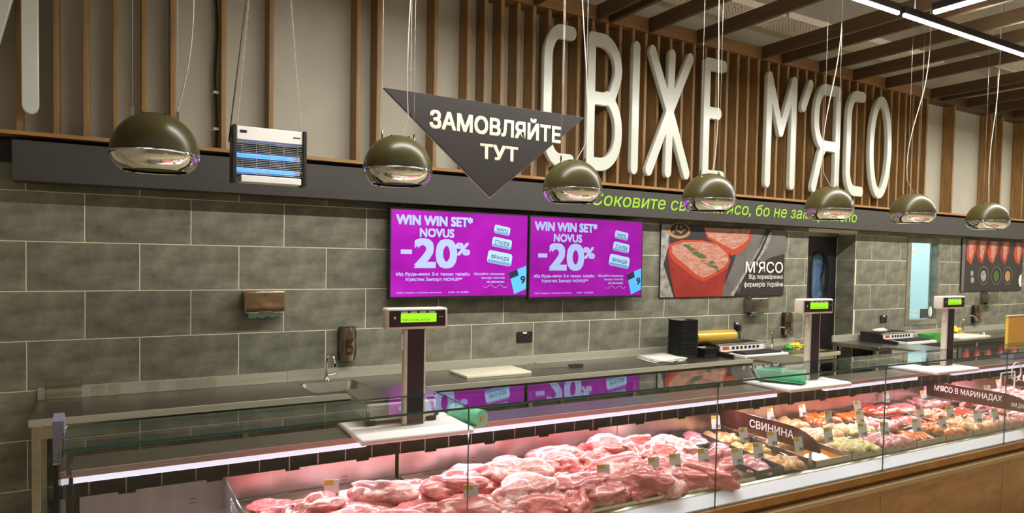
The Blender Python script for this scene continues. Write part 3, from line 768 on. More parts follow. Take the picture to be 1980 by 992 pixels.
# ================================================================== BACK COUNTERS
CZ, CF = .842, -.575
def counter(x0, x1, lab, sinks, dark=False):
    t = empty('worktop_counter', ((x0+x1)/2, CF/2, 0), lab, 'counter', 'back counters')
    m1 = 'steel_dark'
    xs = [x0]
    for a, b in sinks: xs += [a, b]
    xs.append(x1)
    mb = MB()
    for a, b in zip(xs[0::2], xs[1::2]): mb.bbox(a, b, CF, -.005, CZ-.042, CZ, .003)
    for a, b in sinks:
        mb.box(a, b, CF, -.49, CZ-.042, CZ); mb.box(a, b, -.12, -.005, CZ-.042, CZ)
    mb.build('worktop', m1, t)
    MB().bbox(x0-.001, x1+.001, CF-.0022, CF-.0003, CZ-.040, CZ-.001, .0006).build('front_edge', 'steel_satin' if not dark else 'black_plastic', t)
    MB().bbox(x0, x1, -.024, -.005, CZ, CZ+.075, .002).build('backsplash', 'steel_satin', t)
    for a, b in sinks:
        mb = MB()
        y0, y1, zb = -.49, -.12, CZ-.14
        # bowl
        ring = rrect(a+.0, b-.0, y0, y1, .05, 5); low = rrect(a+.03, b-.03, y0+.03, y1-.03, .05, 5)
        k = len(ring)
        mb.add([(p[0], p[1], CZ-.001) for p in ring]+[(p[0], p[1], zb) for p in low], [(i, (i+1) % k, (i+1) % k+k, i+k) for i in range(k)]+[tuple(range(k, 2*k))], 0, True)
        mb.build('sink_bowl', 'steel', t, recalc=False)
        mb = MB()
        for (sx, sy, c) in ((a, y0, 0), (b, y0, 1), (b, y1, 2), (a, y1, 3)):
            pass
        MB().bbox(a-.06, b+.06, -.026, -.0235, CZ+.0005, CZ+.082, .001).build('sink_upstand', 'steel_satin', t)
    n = max(2, int((x1-x0)/1.0))
    for i in range(n+1):
        x = x0+.03+(x1-x0-.06)*i/n
        for y in (CF+.05, -.05): MB().bbox(x-.02, x+.02, y-.02, y+.02, 0, CZ-.043, .002).build('leg', 'steel', t)
    MB().bbox(x0+.01, x1-.01, CF+.03, -.03, .20, .225, .002).build('lower_shelf', 'steel_dark', t)
    MB().bbox(x0+.05, x1-.05, CF+.034, CF+.050, CZ-.12, CZ-.043, .002).build('apron', 'steel' if not dark else 'black_plastic', t)
    if dark: MB().bbox(x0+.005, x1-.005, CF+.06, CF+.075, .226, CZ-.045, .002).build('front_panel', 'black_plastic', t)
    return t
counter(-.362, 6.62, 'long stainless steel back counter under the screens, with two sinks', [(1.17, 1.56), (6.26, 6.55)])
counter(7.30, 12.6, 'dark steel back counter right of the black door', [(9.95, 10.45)], True)
def faucet(x, y, h, reach, lab, side=(.35, -1)):
    t = empty('faucet', (x, y, CZ), lab, 'faucet', 'sink faucets')
    sd = Vector((side[0], side[1], 0)).normalized()
    MB().lathe([(0, 0), (.024, 0), (.024, .01), (.017, .02), (.015, .05), (.012, .07), (0, .07)], (x, y, CZ), 16).build('base', 'chrome', t)
    pts = [Vector((x, y, CZ+.06)), Vector((x, y, CZ+h*.6))]
    for i in range(1, 11):
        a = R(180-18*i*.94); pts.append(Vector((x, y, CZ+h*.6)) + sd*(reach/2*(1+math.cos(a))) + Vector((0, 0, h*.4*math.sin(a))))
    MB().tube(pts, .009, 10).build('spout', 'chrome', t)
    MB().tube([pts[-1], pts[-1]-Vector((0, 0, .02))], .012, 10).build('aerator', 'chrome', t)
    MB().tube([(x+.015, y, CZ+.045), (x+.06, y-.01, CZ+.055)], .006, 8).build('lever', 'chrome', t)
faucet(1.37, -.085, .20, .10, 'chrome faucet of the left sink')
faucet(6.16, -.09, .22, .24, 'curved chrome faucet near the black door', (1, -.2))
faucet(9.98, -.10, .24, .30, 'tall curved chrome faucet at the far right sink', (1, -.15))

# small things on the counters
def block(name, lab, cat, x0, x1, y0, y1, z0, z1, mt, b=.003, group=None, rz=0):
    cx, cy = (x0+x1)/2, (y0+y1)/2
    M = Matrix.Translation((cx, cy, 0)) @ Matrix.Rotation(R(rz), 4, 'Z') @ Matrix.Translation((-cx, -cy, 0))
    return MB().bbox(x0, x1, y0, y1, z0, z1, b, 0, M, 2).build(name, mt, None, lab, cat, group)
E1 = CZ+.0008
block('cutting_board', 'pale cutting board on the counter under the left screen', 'cutting board', 2.33, 2.90, -.43, -.12, E1, CZ+.02, 'cut_board')
block('cutting_board', 'pale cutting board on the far right counter', 'cutting board', 9.15, 9.85, -.50, -.16, E1, CZ+.02, 'cut_board')
t = empty('plastic_box', (-.22, -.10, CZ), 'stack of clear plastic boxes at the left end of the counter', 'plastic box')
for i in range(3):
    z = E1+.045*i
    mb = MB(); xa, xb, ya, yb = -.315, -.135, -.16, -.05
    mb.bbox(xa, xb, ya, yb, z, z+.003, .001); mb.box(xa, xb, ya, ya+.003, z+.003, z+.042); mb.box(xa, xb, yb-.003, yb, z+.003, z+.042); mb.box(xa, xa+.003, ya+.003, yb-.003, z+.003, z+.042); mb.box(xb-.003, xb, ya+.003, yb-.003, z+.003, z+.042)
    mb.bbox(xa-.008, xb+.008, ya-.008, yb+.008, z+.0415, z+.0445, .001)
    mb.build('box', 'clear_plastic', t)
for i, x in enumerate((-.05, .045, .262, .435, .52, .605)):
    tt_ = MB()
    prof = [(0.0, .0), (.034, .0), (.036, -.010), (.041, -.012), (.041, -.016), (.033, -.014), (.031, -.004), (0, -.004)]
    tt_.lathe(prof, (x, -.028, CZ+.0425), 24, 0, 'Y')
    tt_.build('clear_lid', 'clear_plastic', None, 'clear round plastic lid leaning on the backsplash, %s from the left' % ORD[i], 'lid', 'clear lids along the backsplash')
# knife
t = empty('knife', (3.33, -.28, CZ), 'kitchen knife with black handle on the counter', 'knife')
a = Vector((3.16, -.235, 0)); b = Vector((3.37, -.275, 0)); c = Vector((3.50, -.30, 0))
dr = (c-a).normalized(); pr = Vector((-dr.y, dr.x, 0))
MB().poly([(0, .0), (.06, -.014), (.215, -.016), (.215, .012), (.05, .010)], .002, 0, (a.x, a.y, E1+.004), dr, pr, (0, 0, 1)).build('blade', 'steel', t)
MB().tube([b+Vector((0, 0, E1+.011)), b*.5+c*.5+Vector((0, 0, E1+.013)), c+Vector((0, 0, E1+.010))], [.011, .013, .010], 10).build('handle', 'black_plastic', t)
def crumple(name, lab, cat, cx, cy, z, rx, ry, rz, mt, seed, amp=.35, group=None, sub=3, freq=2.2):
    bm = bmesh.new(); bmesh.ops.create_icosphere(bm, subdivisions=sub, radius=1)
    for v in bm.verts:
        d_ = 1+amp*noise.noise(v.co*freq+Vector((seed, 0, 0)))+amp*.4*noise.noise(v.co*freq*2.3+Vector((0, seed, 0)))
        v.co = Vector((cx+v.co.x*d_*rx, cy+v.co.y*d_*ry, z+rz*max(-.75, v.co.z*d_)+rz*.75))
    bm.verts.index_update(); mb = MB(); mb.add([v.co for v in bm.verts], [[v.index for v in f.verts] for f in bm.faces], 0, True); bm.free()
    return mb.build(name, mt, None, lab, cat, group, angle=180)
crumple('plastic_bag', 'crumpled clear plastic bag beside the cutting board', 'bag', 3.05, -.235, E1, .08, .05, .022, 'clear_plastic', 2, .6)
crumple('rubber_gloves', 'yellow rubber gloves beside the black door', 'gloves', 6.36, -.23, E1+.0, .10, .05, .03, 'yellow_plastic', 5, .8, 'yellow rubber gloves')
crumple('sponge_cloth', 'green cloth beside the curved faucet', 'cloth', 6.22, -.25, E1, .05, .04, .028, 'green_plastic', 6, .5)
crumple('rubber_gloves', 'yellow rubber gloves near the far right faucet', 'gloves', 9.72, -.13, E1+.02, .12, .05, .05, 'yellow_plastic', 8, .8, 'yellow rubber gloves')
# papers
vs = []; fs = []
for k in range(3):
    n = 8; base = len(vs)
    for i in range(n):
        for j in range(4):
            x = 4.20+.38*i/(n-1)+.02*k; y_ = -.42+.26*j/3+.01*k
            vs.append((x, y_, E1+.004+.007*k+.035*max(0, (j/3-.35))*(1-abs(i/(n-1)-.45))+.006*math.sin(i+k)))
    for i in range(n-1):
        for j in range(3): fs.append((base+i*4+j, base+(i+1)*4+j, base+(i+1)*4+j+1, base+i*4+j+1))
o = MB().add(vs, fs, 0, True).build('paper_sheets', 'paper', None, 'few curled white paper sheets left of the black trays', 'paper', recalc=False)
so = o.modifiers.new('s', 'SOLIDIFY'); so.thickness = .002
# stacked black foam trays
def tray_mesh(x0, x1, y0, y1, z, h=.022):
    mb = MB()
    top = rrect(x0, x1, y0, y1, .02, 3); lo = rrect(x0+.018, x1-.018, y0+.018, y1-.018, .016, 3); inn = rrect(x0+.005, x1-.005, y0+.005, y1-.005, .018, 3)
    k = len(top)
    V_ = [(p[0], p[1], z+h) for p in top]+[(p[0], p[1], z) for p in lo]+[(p[0], p[1], z+h) for p in inn]+[(p[0], p[1], z+.003) for p in lo]
    F_ = [(i, (i+1) % k, (i+1) % k+k, i+k) for i in range(k)]+[tuple(range(k, 2*k))[::-1]]+[(i, i+2*k, (i+1) % k+2*k, (i+1) % k) for i in range(k)]+[(i+2*k, i+3*k, (i+1) % k+3*k, (i+1) % k+2*k) for i in range(k)]+[tuple(range(3*k, 4*k))]
    mb.add(V_, F_); return mb
o0 = tray_mesh(4.585, 4.83, -.33, -.15, E1).build('foam_tray', 'black_foam', None, 'black foam tray in the tall stack left of the film roll', 'tray', 'tall stack of black foam trays')
for i in range(1, 29):
    c = copy_tree(o0, (rng.uniform(-.002, .002), rng.uniform(-.002, .002), .0120*i))
o0 = tray_mesh(4.88, 5.06, -.36, -.20, E1).build('foam_tray', 'black_foam', None, 'black foam tray in the low stack under the film roll', 'tray', 'low stack of black foam trays')
for i in range(1, 6): copy_tree(o0, (0, 0, .0125*i))
# film wrapping machines
def wrapper(x0, x1, lab, rollon):
    t = empty('film_wrapper', ((x0+x1)/2, -.3, CZ), lab, 'wrapping machine', 'film wrapping machines')
    M = None
    ya, yb, yc = -.50, -.30, -.05
    prof = [(yc, E1), (yc, CZ+.11), (yb, CZ+.105), (yb-.03, CZ+.045), (ya, CZ+.030), (ya, E1)]
    for s_, x in ((0, x0), (1, x1-.02)):
        MB().poly([(p[0], p[1]) for p in prof], .02, 0, (x, 0, 0), (0, 1, 0), (0, 0, 1), (1, 0, 0)).build('side_plate', 'black_plastic' if s_ == 0 else 'steel', t)
    MB().bbox(x0+.021, x1-.021, yc-.02, yc-.002, E1, CZ+.10, .002).build('back_plate', 'steel_dark', t)
    MB().bbox(x0+.021, x1-.021, yb-.025, yb-.002, CZ+.035, CZ+.100, .002).build('control_panel', 'white_plastic', t)
    for i in range(7): MB().box(x0+.18+i*(x1-x0-.25)/7, x0+.18+i*(x1-x0-.25)/7+.035, yb-.027, yb-.0255, CZ+.055, CZ+.082).build('panel_print', 'dark_print', t)
    MB().box(x0+.05, x0+.14, yb-.027, yb-.0255, CZ+.055, CZ+.085).build('panel_print', 'red_print', t)
    MB().bbox(x0+.10, x1+.06, ya-.06, yb-.06, E1, CZ+.028, .003).build('heating_base', 'white_plastic', t)
    MB().bbox(x0+.13, x1-.01, ya-.03, yb-.075, CZ+.0285, CZ+.046, .003).build('heating_plate', 'black_matte', t)
    MB().tube([(x0-.01, yb, CZ+.10), (x0-.01, yb-.03, CZ+.11), (x1+.01, yb-.03, CZ+.11), (x1+.01, yb, CZ+.10)], .006, 8).build('cutter_rail', 'steel', t)
wrapper(5.10, 5.76, 'film wrapping machine with black side beneath the steak poster', True)
t = empty('film_roll', (5.21, -.2, CZ+.09), 'large yellow roll of cling film lying behind the wrapping machine', 'film roll')
MB().lathe([(.028, -.27), (.062, -.27), (.064, -.262), (.064, .262), (.062, .27), (.028, .27)], (5.21, -.155, CZ+.166), 28, 0, 'X').build('film', 'film_roll', t)
MB().lathe([(.024, -.275), (.030, -.275), (.030, .275), (.024, .275), (.024, -.275)], (5.21, -.155, CZ+.166), 20, 0, 'X').build('core', 'cardboard', t)
wrapper(7.78, 8.42, 'film wrapping machine on the dark counter left of the service window', False)
t = empty('green_crate', (8.68, -.40, CZ), 'green plastic crate on the dark counter', 'crate')
tray_mesh(8.53, 8.83, -.52, -.30, E1, .075).build('tub', 'green_plastic', t)
crumple('paper_sheets', 'crumpled paper on top of the wrapping machine at the dark counter', 'paper', 7.98, -.16, CZ+.111, .12, .06, .02, 'paper', 11, .6)

# ================================================================== DISPLAY CASE
KS, KA = 1.17, R(1.2)
GY = -2.71
tv_ = (math.cos(KA), -math.sin(KA)); nv_ = (math.sin(KA), math.cos(KA))
def C(s_, v, z):
    if s_ <= KS: return Vector((s_, GY+v, z))
    return Vector((KS+(s_-KS)*tv_[0]+v*nv_[0]*0 + v*math.sin(KA), GY+(s_-KS)*tv_[1]+v*nv_[1], z)) if s_ > KS+1e-6 else Vector((s_, GY+v, z))
def sweep(prof, s0, s1, mi=0, mb=None):
    mb = mb or MB(); br = [s0]+([KS] if s0 < KS-1e-4 and s1 > KS+1e-4 else [])+[s1]
    vs = []; k = len(prof)
    for q in br: vs += [C(q, v, z) for v, z in prof]
    fs = []
    for b_ in range(len(br)-1):
        for i in range(k): fs.append((b_*k+i, b_*k+(i+1) % k, (b_+1)*k+(i+1) % k, (b_+1)*k+i))
    tri = tessellate_polygon([[Vector((p[0], p[1], 0)) for p in prof]])
    fs += [tuple(t_) for t_ in tri]+[tuple(i+(len(br)-1)*k for i in t_) for t_ in tri]
    return mb.add(vs, fs, mi)
def rect(v0, v1, z0, z1): return [(v0, z0), (v1, z0), (v1, z1), (v0, z1)]
S0, S1 = -.11, 7.7
GT = 1.193
case = empty('display_case', (3.4, -2.35, 0), 'long glass-fronted refrigerated meat display case with wooden front', 'display case')
def deck(v): return .650 + (v-.05)*.060
BV = .735     # back panel plane
sweep([(.05, .06), (.80, .06), (.80, .62), (BV+.01, deck(BV)-.012), (.045, deck(.045)-.012), (.05, .60)], S0, S1).build('body', 'dark_grey', case)
sweep([(.045, deck(.045)-.011), (BV, deck(BV)-.011), (BV, deck(BV)), (.045, deck(.045))], S0, S1).build('deck', 'steel_dark', case)
sweep([(.0, .600), (.044, .600), (.044, .650), (.040, .650), (.0, .607)], S0, S1).build('front_band', 'white_band', case)
sweep([(.044, .630), (.056, .630), (.056, .662), (.044, .655)], S0, S1).build('deck_ledge', 'steel', case)
# wooden front
sweep([(-.035, .565), (.044, .565), (.044, .599), (-.028, .599)], S0, S1).build('front_cap', 'wood_front', case)
sweep([(-.010, .46), (.044, .46), (.044, .564), (-.010, .564)], S0, S1).build('recess_board', 'wood_front', case)
sweep([(-.052, .512), (-.030, .506), (-.012, .512), (-.012, .536), (-.034, .542), (-.052, .536)], S0, S1).build('bumper_rail', 'pink_lip' if False else 'cardboard', case)
seams = [S0, 1.17, 2.46, 3.74, 5.04, 6.34, S1]
for a_, b_ in zip(seams[:-1], seams[1:]): sweep(rect(.0, .044, .06, .459), a_+.002, b_-.002).build('front_board', 'wood_front', case)
# back shelf
SV0, SV1, SZ = .59, .80, .962
sweep([(SV0+.012, SZ-.016), (SV1, SZ-.016), (SV1, SZ), (SV0+.012, SZ)], S0, S1).build('shelf', 'steel_dark', case)
sweep([(SV0, SZ-.022), (SV0+.0115, SZ-.022), (SV0+.0115, SZ+.001), (SV0, SZ+.001)], S0, S1).build('shelf_lip', 'pink_lip', case)
for a_, b_ in ((S0+.005, .98), (1.42, 3.60), (4.06, 5.10), (5.56, S1-.02)):
    sweep([(SV0+.008, SZ-.046), (SV0+.03, SZ-.046), (SV0+.03, SZ-.023), (SV0+.008, SZ-.023)], a_, b_).build('led_strip', 'case_led', case)
sweep([(SV1-.012, .06), (SV1, .06), (SV1, SZ-.017), (SV1-.012, SZ-.017)], S0, S1).build('rear_wall', 'black_matte', case)
# air grille bars
nb = 62; gb = None
for i in range(nb):
    s_ = S0+.05+i*(S1-S0-.1)/nb
    p = C(s_, BV+.018, .80)
    if gb is None:
        gb = MB().box(p.x-.002, p.x+.002, p.y-.004, p.y+.006, .80, SZ-.05).build('grille_bar', 'wire', case); gp = p
    else:
        o = bpy.data.objects.new('grille_bar', gb.data); COL.objects.link(o); o.parent = case; o.location = gb.location+(p-gp)
# stainless back panels with notches
bz = deck(BV); ps = [S0+.02, 2.46, 3.74, 5.04, S1]
def panel(a_, b_):
    # profile along s with small notches on the upper edge
    top = .822; n_ = max(1, int((b_-a_)/.28)); mb = MB()
    pts = [(a_, bz), (b_, bz), (b_, top)]
    for i in reversed(range(n_)):
        c_ = a_+(i+.5)*(b_-a_)/n_; pts += [(c_+.03, top), (c_+.03, top-.010), (c_-.03, top-.010), (c_-.03, top)]
    pts.append((a_, top))
    tri = tessellate_polygon([[Vector((p[0], p[1], 0)) for p in pts]]); k = len(pts)
    mb.add([C(p[0], BV, p[1]) for p in pts]+[C(p[0], BV+.008, p[1]) for p in pts], [tuple(q) for q in tri]+[tuple(i+k for i in q) for q in tri]+[(i, (i+1) % k, (i+1) % k+k, i+k) for i in range(k)])
    o = mb.build('back_panel', 'steel_back', case)
    for i in range(n_//2):
        c_ = a_+.2+(i+.3)*2*(b_-a_)/n_
        for z in (.735, .752):
            q = C(c_, BV-.0006, z); MB().box(q.x-.012, q.x+.012, q.y-.0004, q.y+.0004, z, z+.003).build('slot', 'black_matte', o)
panel(S0+.02, KS-.002); panel(KS+.001, 2.458); panel(2.462, 3.738); panel(3.742, 5.038); panel(5.042, S1)
# glass
joints = [S0, 1.17, 2.455, 3.74, 5.03, 6.34, S1]
for a_, b_ in zip(joints[:-1], joints[1:]):
    mb = MB(); P4 = [C(a_+.0015, 0, 0), C(b_-.0015, 0, 0)]
    def pane(mb, q0, q1, q2, q3, n, th):
        n = Vector(n)*th; vs = [q0, q1, q2, q3, q0+n, q1+n, q2+n, q3+n]
        mb.add(vs, [(0, 1, 2, 3), (7, 6, 5, 4)], 0); mb.add(vs, [(0, 4, 5, 1), (1, 5, 6, 2), (2, 6, 7, 3), (3, 7, 4, 0)], 1)
    pane(mb, C(a_+.0015, -.008, .601), C(b_-.0015, -.008, .601), C(b_-.0015, -.008, GT-.009), C(a_+.0015, -.008, GT-.009), (0, 1, 0), .006)
    mb.build('front_glass', ['glass', 'glass_edge'], case, recalc=False)
    mb = MB()
    pane(mb, C(a_+.0015, -.008, GT), C(b_-.0015, -.008, GT), C(b_-.0015, .285, GT), C(a_+.0015, .285, GT), (0, 0, -1), .008)
    mb.build('top_glass', ['glass_top', 'glass_edge'], case, recalc=False)
    for sg in (a_+.03,):
        q = C(sg, .02, GT); 
for s_ in joints[1:-1]:
    mb = MB(); q = C(s_, .02, GT-.05)
    mb.box(q.x-.010, q.x+.010, q.y-.012, q.y+.004, GT-.06, GT-.009).build('glass_clamp', 'clear_plastic', case)
# left end
q = S0
MB().poly([(-.004, .10), (.80, .10), (.80, .955), (.58, .955), (.30, 1.03), (.30, GT-.01), (.0, GT-.012)], .006, 0, (q-.002, GY, 0), (0, 1, 0), (0, 0, 1), (-1, 0, 0)).build('end_glass', 'glass', case)
MB().poly([(.30, GT-.03), (.30, GT+.015), (.36, GT+.03), (.41, GT-.0), (.43, GT-.09), (.42, GT-.13), (.33, GT-.13)], .03, 0, (q-.009, GY, 0), (0, 1, 0), (0, 0, 1), (-1, 0, 0)).build('end_bracket', 'lilac_plastic', case)
MB().lathe([(0, .004), (.012, .004), (.012, -.006), (0, -.006)], (q-.002, GY+.345, GT-.02), 16, 0, 'X').build('bracket_bolt', 'chrome', case)
MB().bbox(q-.040, q-.0095, GY+.33, GY+.46, .06, GT-.131, .003).build('end_post', 'black_plastic', case)
MB().bbox(q-.040, q-.0095, GY+.32, GY+.45, GT-.130, GT-.122, .001).build('post_cap', 'steel', case)
# divider sheets and category signs
def divider(s_, v_back, v_front, z0, z1, body, lab, mt, tm, name='category_sign', tail='', lead=.12, wid=.42, mirror=False, hh=.055):
    t = empty(name, C(s_, (v_back+v_front)/2, z0), lab, 'sign', 'category signs between the trays')
    L = v_back-v_front
    pts = [(0, z0), (0, z1)]
    for i in range(9):
        a = R(90-90*i/8); pts.append((L-.22+.22*math.cos(a), z0+.012+(z1-z0-.012)*math.sin(a)))
    pts.append((L, z0))
    o = C(s_, v_back, 0)
    ax = (nv_[0]*-1 if s_ > KS else 0, -1, 0)
    MB().poly(pts, .004, 0, o, ax, (0, 0, 1), (1, 0, 0)).build('sheet', mt, t)
    o2 = o + Vector((-.0006, 0, 0)) + Vector(ax)*lead + Vector((0, 0, z0+(z1-z0)*.36))
    text('lettering', body, tm, t, o2, ax, (0, 0, 1), width=wid, height=hh, bold=.012, depth=0)
    if tail: text('lettering', tail, tm, t, o + Vector((-.0006, 0, 0)) + Vector(ax)*(lead+wid+.06) + Vector((0, 0, z0+(z1-z0)*.2)), ax, (0, 0, 1), width=.15, height=.035, bold=.006, depth=0)
    for vv in (.04, L-.06):
        p = o+Vector(ax)*vv; MB().box(p.x-.001, p.x+.005, p.y-.008, p.y+.008, deck(v_back-vv)+.001, z0).build('foot', 'steel', t)
    return t
divider(.415, BV-.008, .06, .700, .832, 'ЯЛОВИЧИНА', 'smoky acrylic divider with white lettering at the left end of the meat', 'smoke_sign', 'white_print', lead=.20, wid=.40, hh=.06)
divider(3.235, BV-.010, .02, .752, .862, 'СВИНИНА', 'dark red sign reading СВИНИНА between packed and marinated meat', 'red_sign_t', 'white_print', lead=.24, wid=.30, hh=.045)
divider(5.44, BV-.010, .00, .752, .865, "М'ЯСО В МАРИНАДАХ", "dark red sign reading М'ЯСО В МАРИНАДАХ across the trays", 'red_sign', 'white_print', tail='МИ ДАРУЄМО', lead=.06, wid=.46, hh=.050)
divider(6.62, BV-.010, .02, .752, .875, 'КЕБАБИ', 'dark red sign reading КЕБАБИ at the far right edge', 'red_sign', 'white_print', lead=.06, wid=.35, hh=.05)

# ------------------------------------------------------------------ scales on the case
def scale(s_, v, lab, lab2, bs):
    bz_ = SZ+.0008
    c = C(s_, v, 0)
    M = Matrix.Translation(c) @ Matrix.Rotation(-KA-R(2), 4, 'Z')
    Mb = Matrix.Translation(C(bs[0], bs[1], 0)) @ Matrix.Rotation(-KA-R(1), 4, 'Z')
    MB().bbox(-bs[2]/2, bs[2]/2, -.19, .19, bz_, bz_+.028, .012, 0, Mb, 3).build('plastic_board', 'white_board', None, lab2, 'board', 'white boards under the scales')
    z0 = bz_+.029
    t = empty('shop_scale', c+Vector((0, 0, z0)), lab, 'scale', 'shop scales')
    MB().bbox(-.16, .17, -.135, .15, z0+.018, z0+.096, .012, 0, M, 3).build('body', 'scale_body', t)
    for x, y_ in ((-.14, -.115), (.15, -.115), (-.14, .13), (.15, .13)): MB().bbox(x-.02, x+.02, y_-.02, y_+.02, z0, z0+.024, .004, 0, M).build('foot', 'black_plastic', t)
    for x in (-.1585, .1685): MB().bbox(x-.012, x+.012, -.139, -.10, z0+.021, z0+.06, .004, 0, M).build('corner_guard', 'scale_dark', t)
    MB().bbox(-.19, .20, -.12, .17, z0+.105, z0+.113, .003, 0, M).build('platter', 'steel', t)
    MB().bbox(-.06, .06, -.03, .08, z0+.0965, z0+.105, .002, 0, M).build('platter_support', 'scale_dark', t)
    # column
    MB().bbox(-.005, .098, -.178, -.1365, z0+.0, 1.424, .006, 0, M, 2).build('column', 'scale_body', t)
    MB().bbox(.010, .088, -.1805, -.1785, z0+.004, 1.422, .001, 0, M).build('column_panel', 'scale_dark', t)
    hd = MB().bbox(-.095, .195, -.195, -.125, 1.425, 1.520, .010, 0, M, 3).build('display_head', 'scale_body', t)
    MB().bbox(-.082, .182, -.1975, -.1955, 1.437, 1.510, .001, 0, M).build('display_face', 'scale_dark', hd)
    MB().bbox(-.030, .138, -.1990, -.1978, 1.457, 1.497, .0004, 0, M).build('lcd', 'lcd', hd)
    mb = MB()
    for i in range(4): mb.box(-.028+i*.043, .002+i*.043, -.1987, -.1977, 1.4985, 1.5045, 0, M)
    mb.build('caption_print', 'white_print', hd)
    ax = (M.to_3x3() @ Vector((1, 0, 0)))
    text('lettering', 'ТАРА НУЛЬ 0.0 0.00', 'lcd_dark', hd, M @ Vector((-.024, -.1994, 1.462)), ax, (0, 0, 1), width=.13, height=.010, bold=0, depth=0)
    MB().poly([(-.064, 1.482), (-.050, 1.482), (-.057, 1.468)], .0005, 0, M @ Vector((0, -.1976, 0)), ax, (0, 0, 1), M.to_3x3() @ Vector((0, -1, 0))).build('triangle_print', 'white_print', hd)
    mb = MB().box(.150, .170, -.1984, -.1977, 1.478, 1.481, 0, M); mb.build('caption_print', 'white_print', hd)
    MB().bbox(-.013, -.0055, -.168, -.15, 1.33, 1.40, .002, 0, M).build('cable_clip', 'white_plastic', t)
scale(1.165, .77, 'shop scale with lit green display beside the left screen, nearest the camera', 'white plastic board under the nearest scale', (1.17, .62, .52))
scale(3.93, .80, 'shop scale with lit green display in front of the black door', 'white plastic board under the scale in front of the black door', (3.86, .66, .58))
scale(5.50, .80, 'shop scale with lit green display right of the service window', 'white plastic board under the farthest scale', (5.40, .66, .54))
# green bag rolls
def bagroll(s_, v, z, ln, r_, lab, ang=0):
    c = C(s_, v, z+r_)
    t = empty('bag_roll', C(s_, v, z), lab, 'bag roll', 'rolls of green bags')
    d_ = Vector((math.cos(R(ang)), math.sin(R(ang)), 0))
    n_ = 26; vs = []; fs = []
    pd = Vector((-d_.y, d_.x, 0))
    rings = [(-ln/2, .35), (-ln/2, 1), (-ln/4, .97), (0, 1), (ln/4, .98), (ln/2, 1), (ln/2, .35)]
    for h, k in rings:
        for j in range(n_):
            q = 2*math.pi*j/n_; rr_ = r_*k*(1-.03*(j % 3 == 0)); vs.append(c+d_*h+pd*(rr_*math.cos(q))+Vector((0, 0, rr_*math.sin(q))))
    for i in range(len(rings)-1):
        for j in range(n_): fs.append((i*n_+j, i*n_+(j+1) % n_, (i+1)*n_+(j+1) % n_, (i+1)*n_+j))
    MB().add(vs, fs, 0, True).build('bags', 'green_bag', t)
    MB().tube([c-d_*(ln/2+.003), c+d_*(ln/2+.003)], [r_*.34, r_*.34], 16).build('core', 'cardboard', t)
    a = c + pd*(-r_*.8)
    MB().add([c-d_*ln*.45-Vector((0, 0, r_-.004))+pd*(-r_*.2), c+d_*ln*.45-Vector((0, 0, r_-.004))+pd*(-r_*.2), c+d_*ln*.45+pd*(-r_*1.9)-Vector((0, 0, r_-.012)), c-d_*ln*.40+pd*(-r_*1.7)-Vector((0, 0, r_-.02)),
        c-d_*ln*.45-Vector((0, 0, r_-.001))+pd*(-r_*.2), c+d_*ln*.45-Vector((0, 0, r_-.001))+pd*(-r_*.2), c+d_*ln*.45+pd*(-r_*1.9)-Vector((0, 0, r_-.015)), c-d_*ln*.40+pd*(-r_*1.7)-Vector((0, 0, r_-.025))], [(0, 1, 2, 3), (7, 6, 5, 4), (0, 4, 5, 1), (1, 5, 6, 2), (2, 6, 7, 3), (3, 7, 4, 0)]).build('loose_end', 'green_bag', t)
bagroll(1.47, .62, SZ+.0005, .20, .040, 'roll of green plastic bags right of the nearest scale', -75)
bagroll(3.70, .66, SZ+.030, .30, .045, 'roll of green plastic bags left of the middle scale', -55)
# yellow board standing at the far right
t = empty('yellow_panel', C(6.64, .72, SZ), 'upright yellow panel on the case shelf at the right edge', 'panel')
p = C(6.64, .75, 0)
MB().bbox(p.x, p.x+.55, p.y-.012, p.y+.012, SZ+.06, SZ+.37, .006).build('board', 'yellow_panel', t)
MB().bbox(p.x-.004, p.x+.554, p.y-.014, p.y+.014, SZ+.35, SZ+.372, .004).build('top_edge', 'cardboard', t)
MB().bbox(p.x+.02, p.x+.53, p.y-.05, p.y+.05, SZ+.001, SZ+.059, .004).build('base', 'lilac_plastic', t)
# wire price frame
t = empty('wire_price_holder', C(5.62, .30, .80), 'white wire price frame with ring hook above the right trays', 'price holder')
c = C(5.62, .30, 0); z0 = .845
for (a_, b_) in (((-.0, 0), (.20, 0)), ((.20, 0), (.20, .13)), ((.20, .13), (0, .13)), ((0, .13), (0, 0))):
    MB().tube([(c.x+a_[0], c.y, z0+a_[1]), (c.x+b_[0], c.y, z0+b_[1])], .005, 6).build('frame_bar', 'white_plastic', t)
MB().tube([(c.x+.20+.07*math.cos(R(q*15)), c.y-.01, z0+.13+.07*math.sin(R(q*15))) for q in range(24)], .004, 6, closed=True).build('ring', 'white_plastic', t)
for zz in (.085, .10): MB().box(c.x+.10, c.x+.17, c.y-.002, c.y, z0+zz, z0+zz+.006).build('caption_print', 'white_print', t)
MB().tube([(c.x+.10, c.y, z0-.004), (c.x+.10, c.y, deck(.30)+.002)], .004, 6).build('stem', 'white_plastic', t)

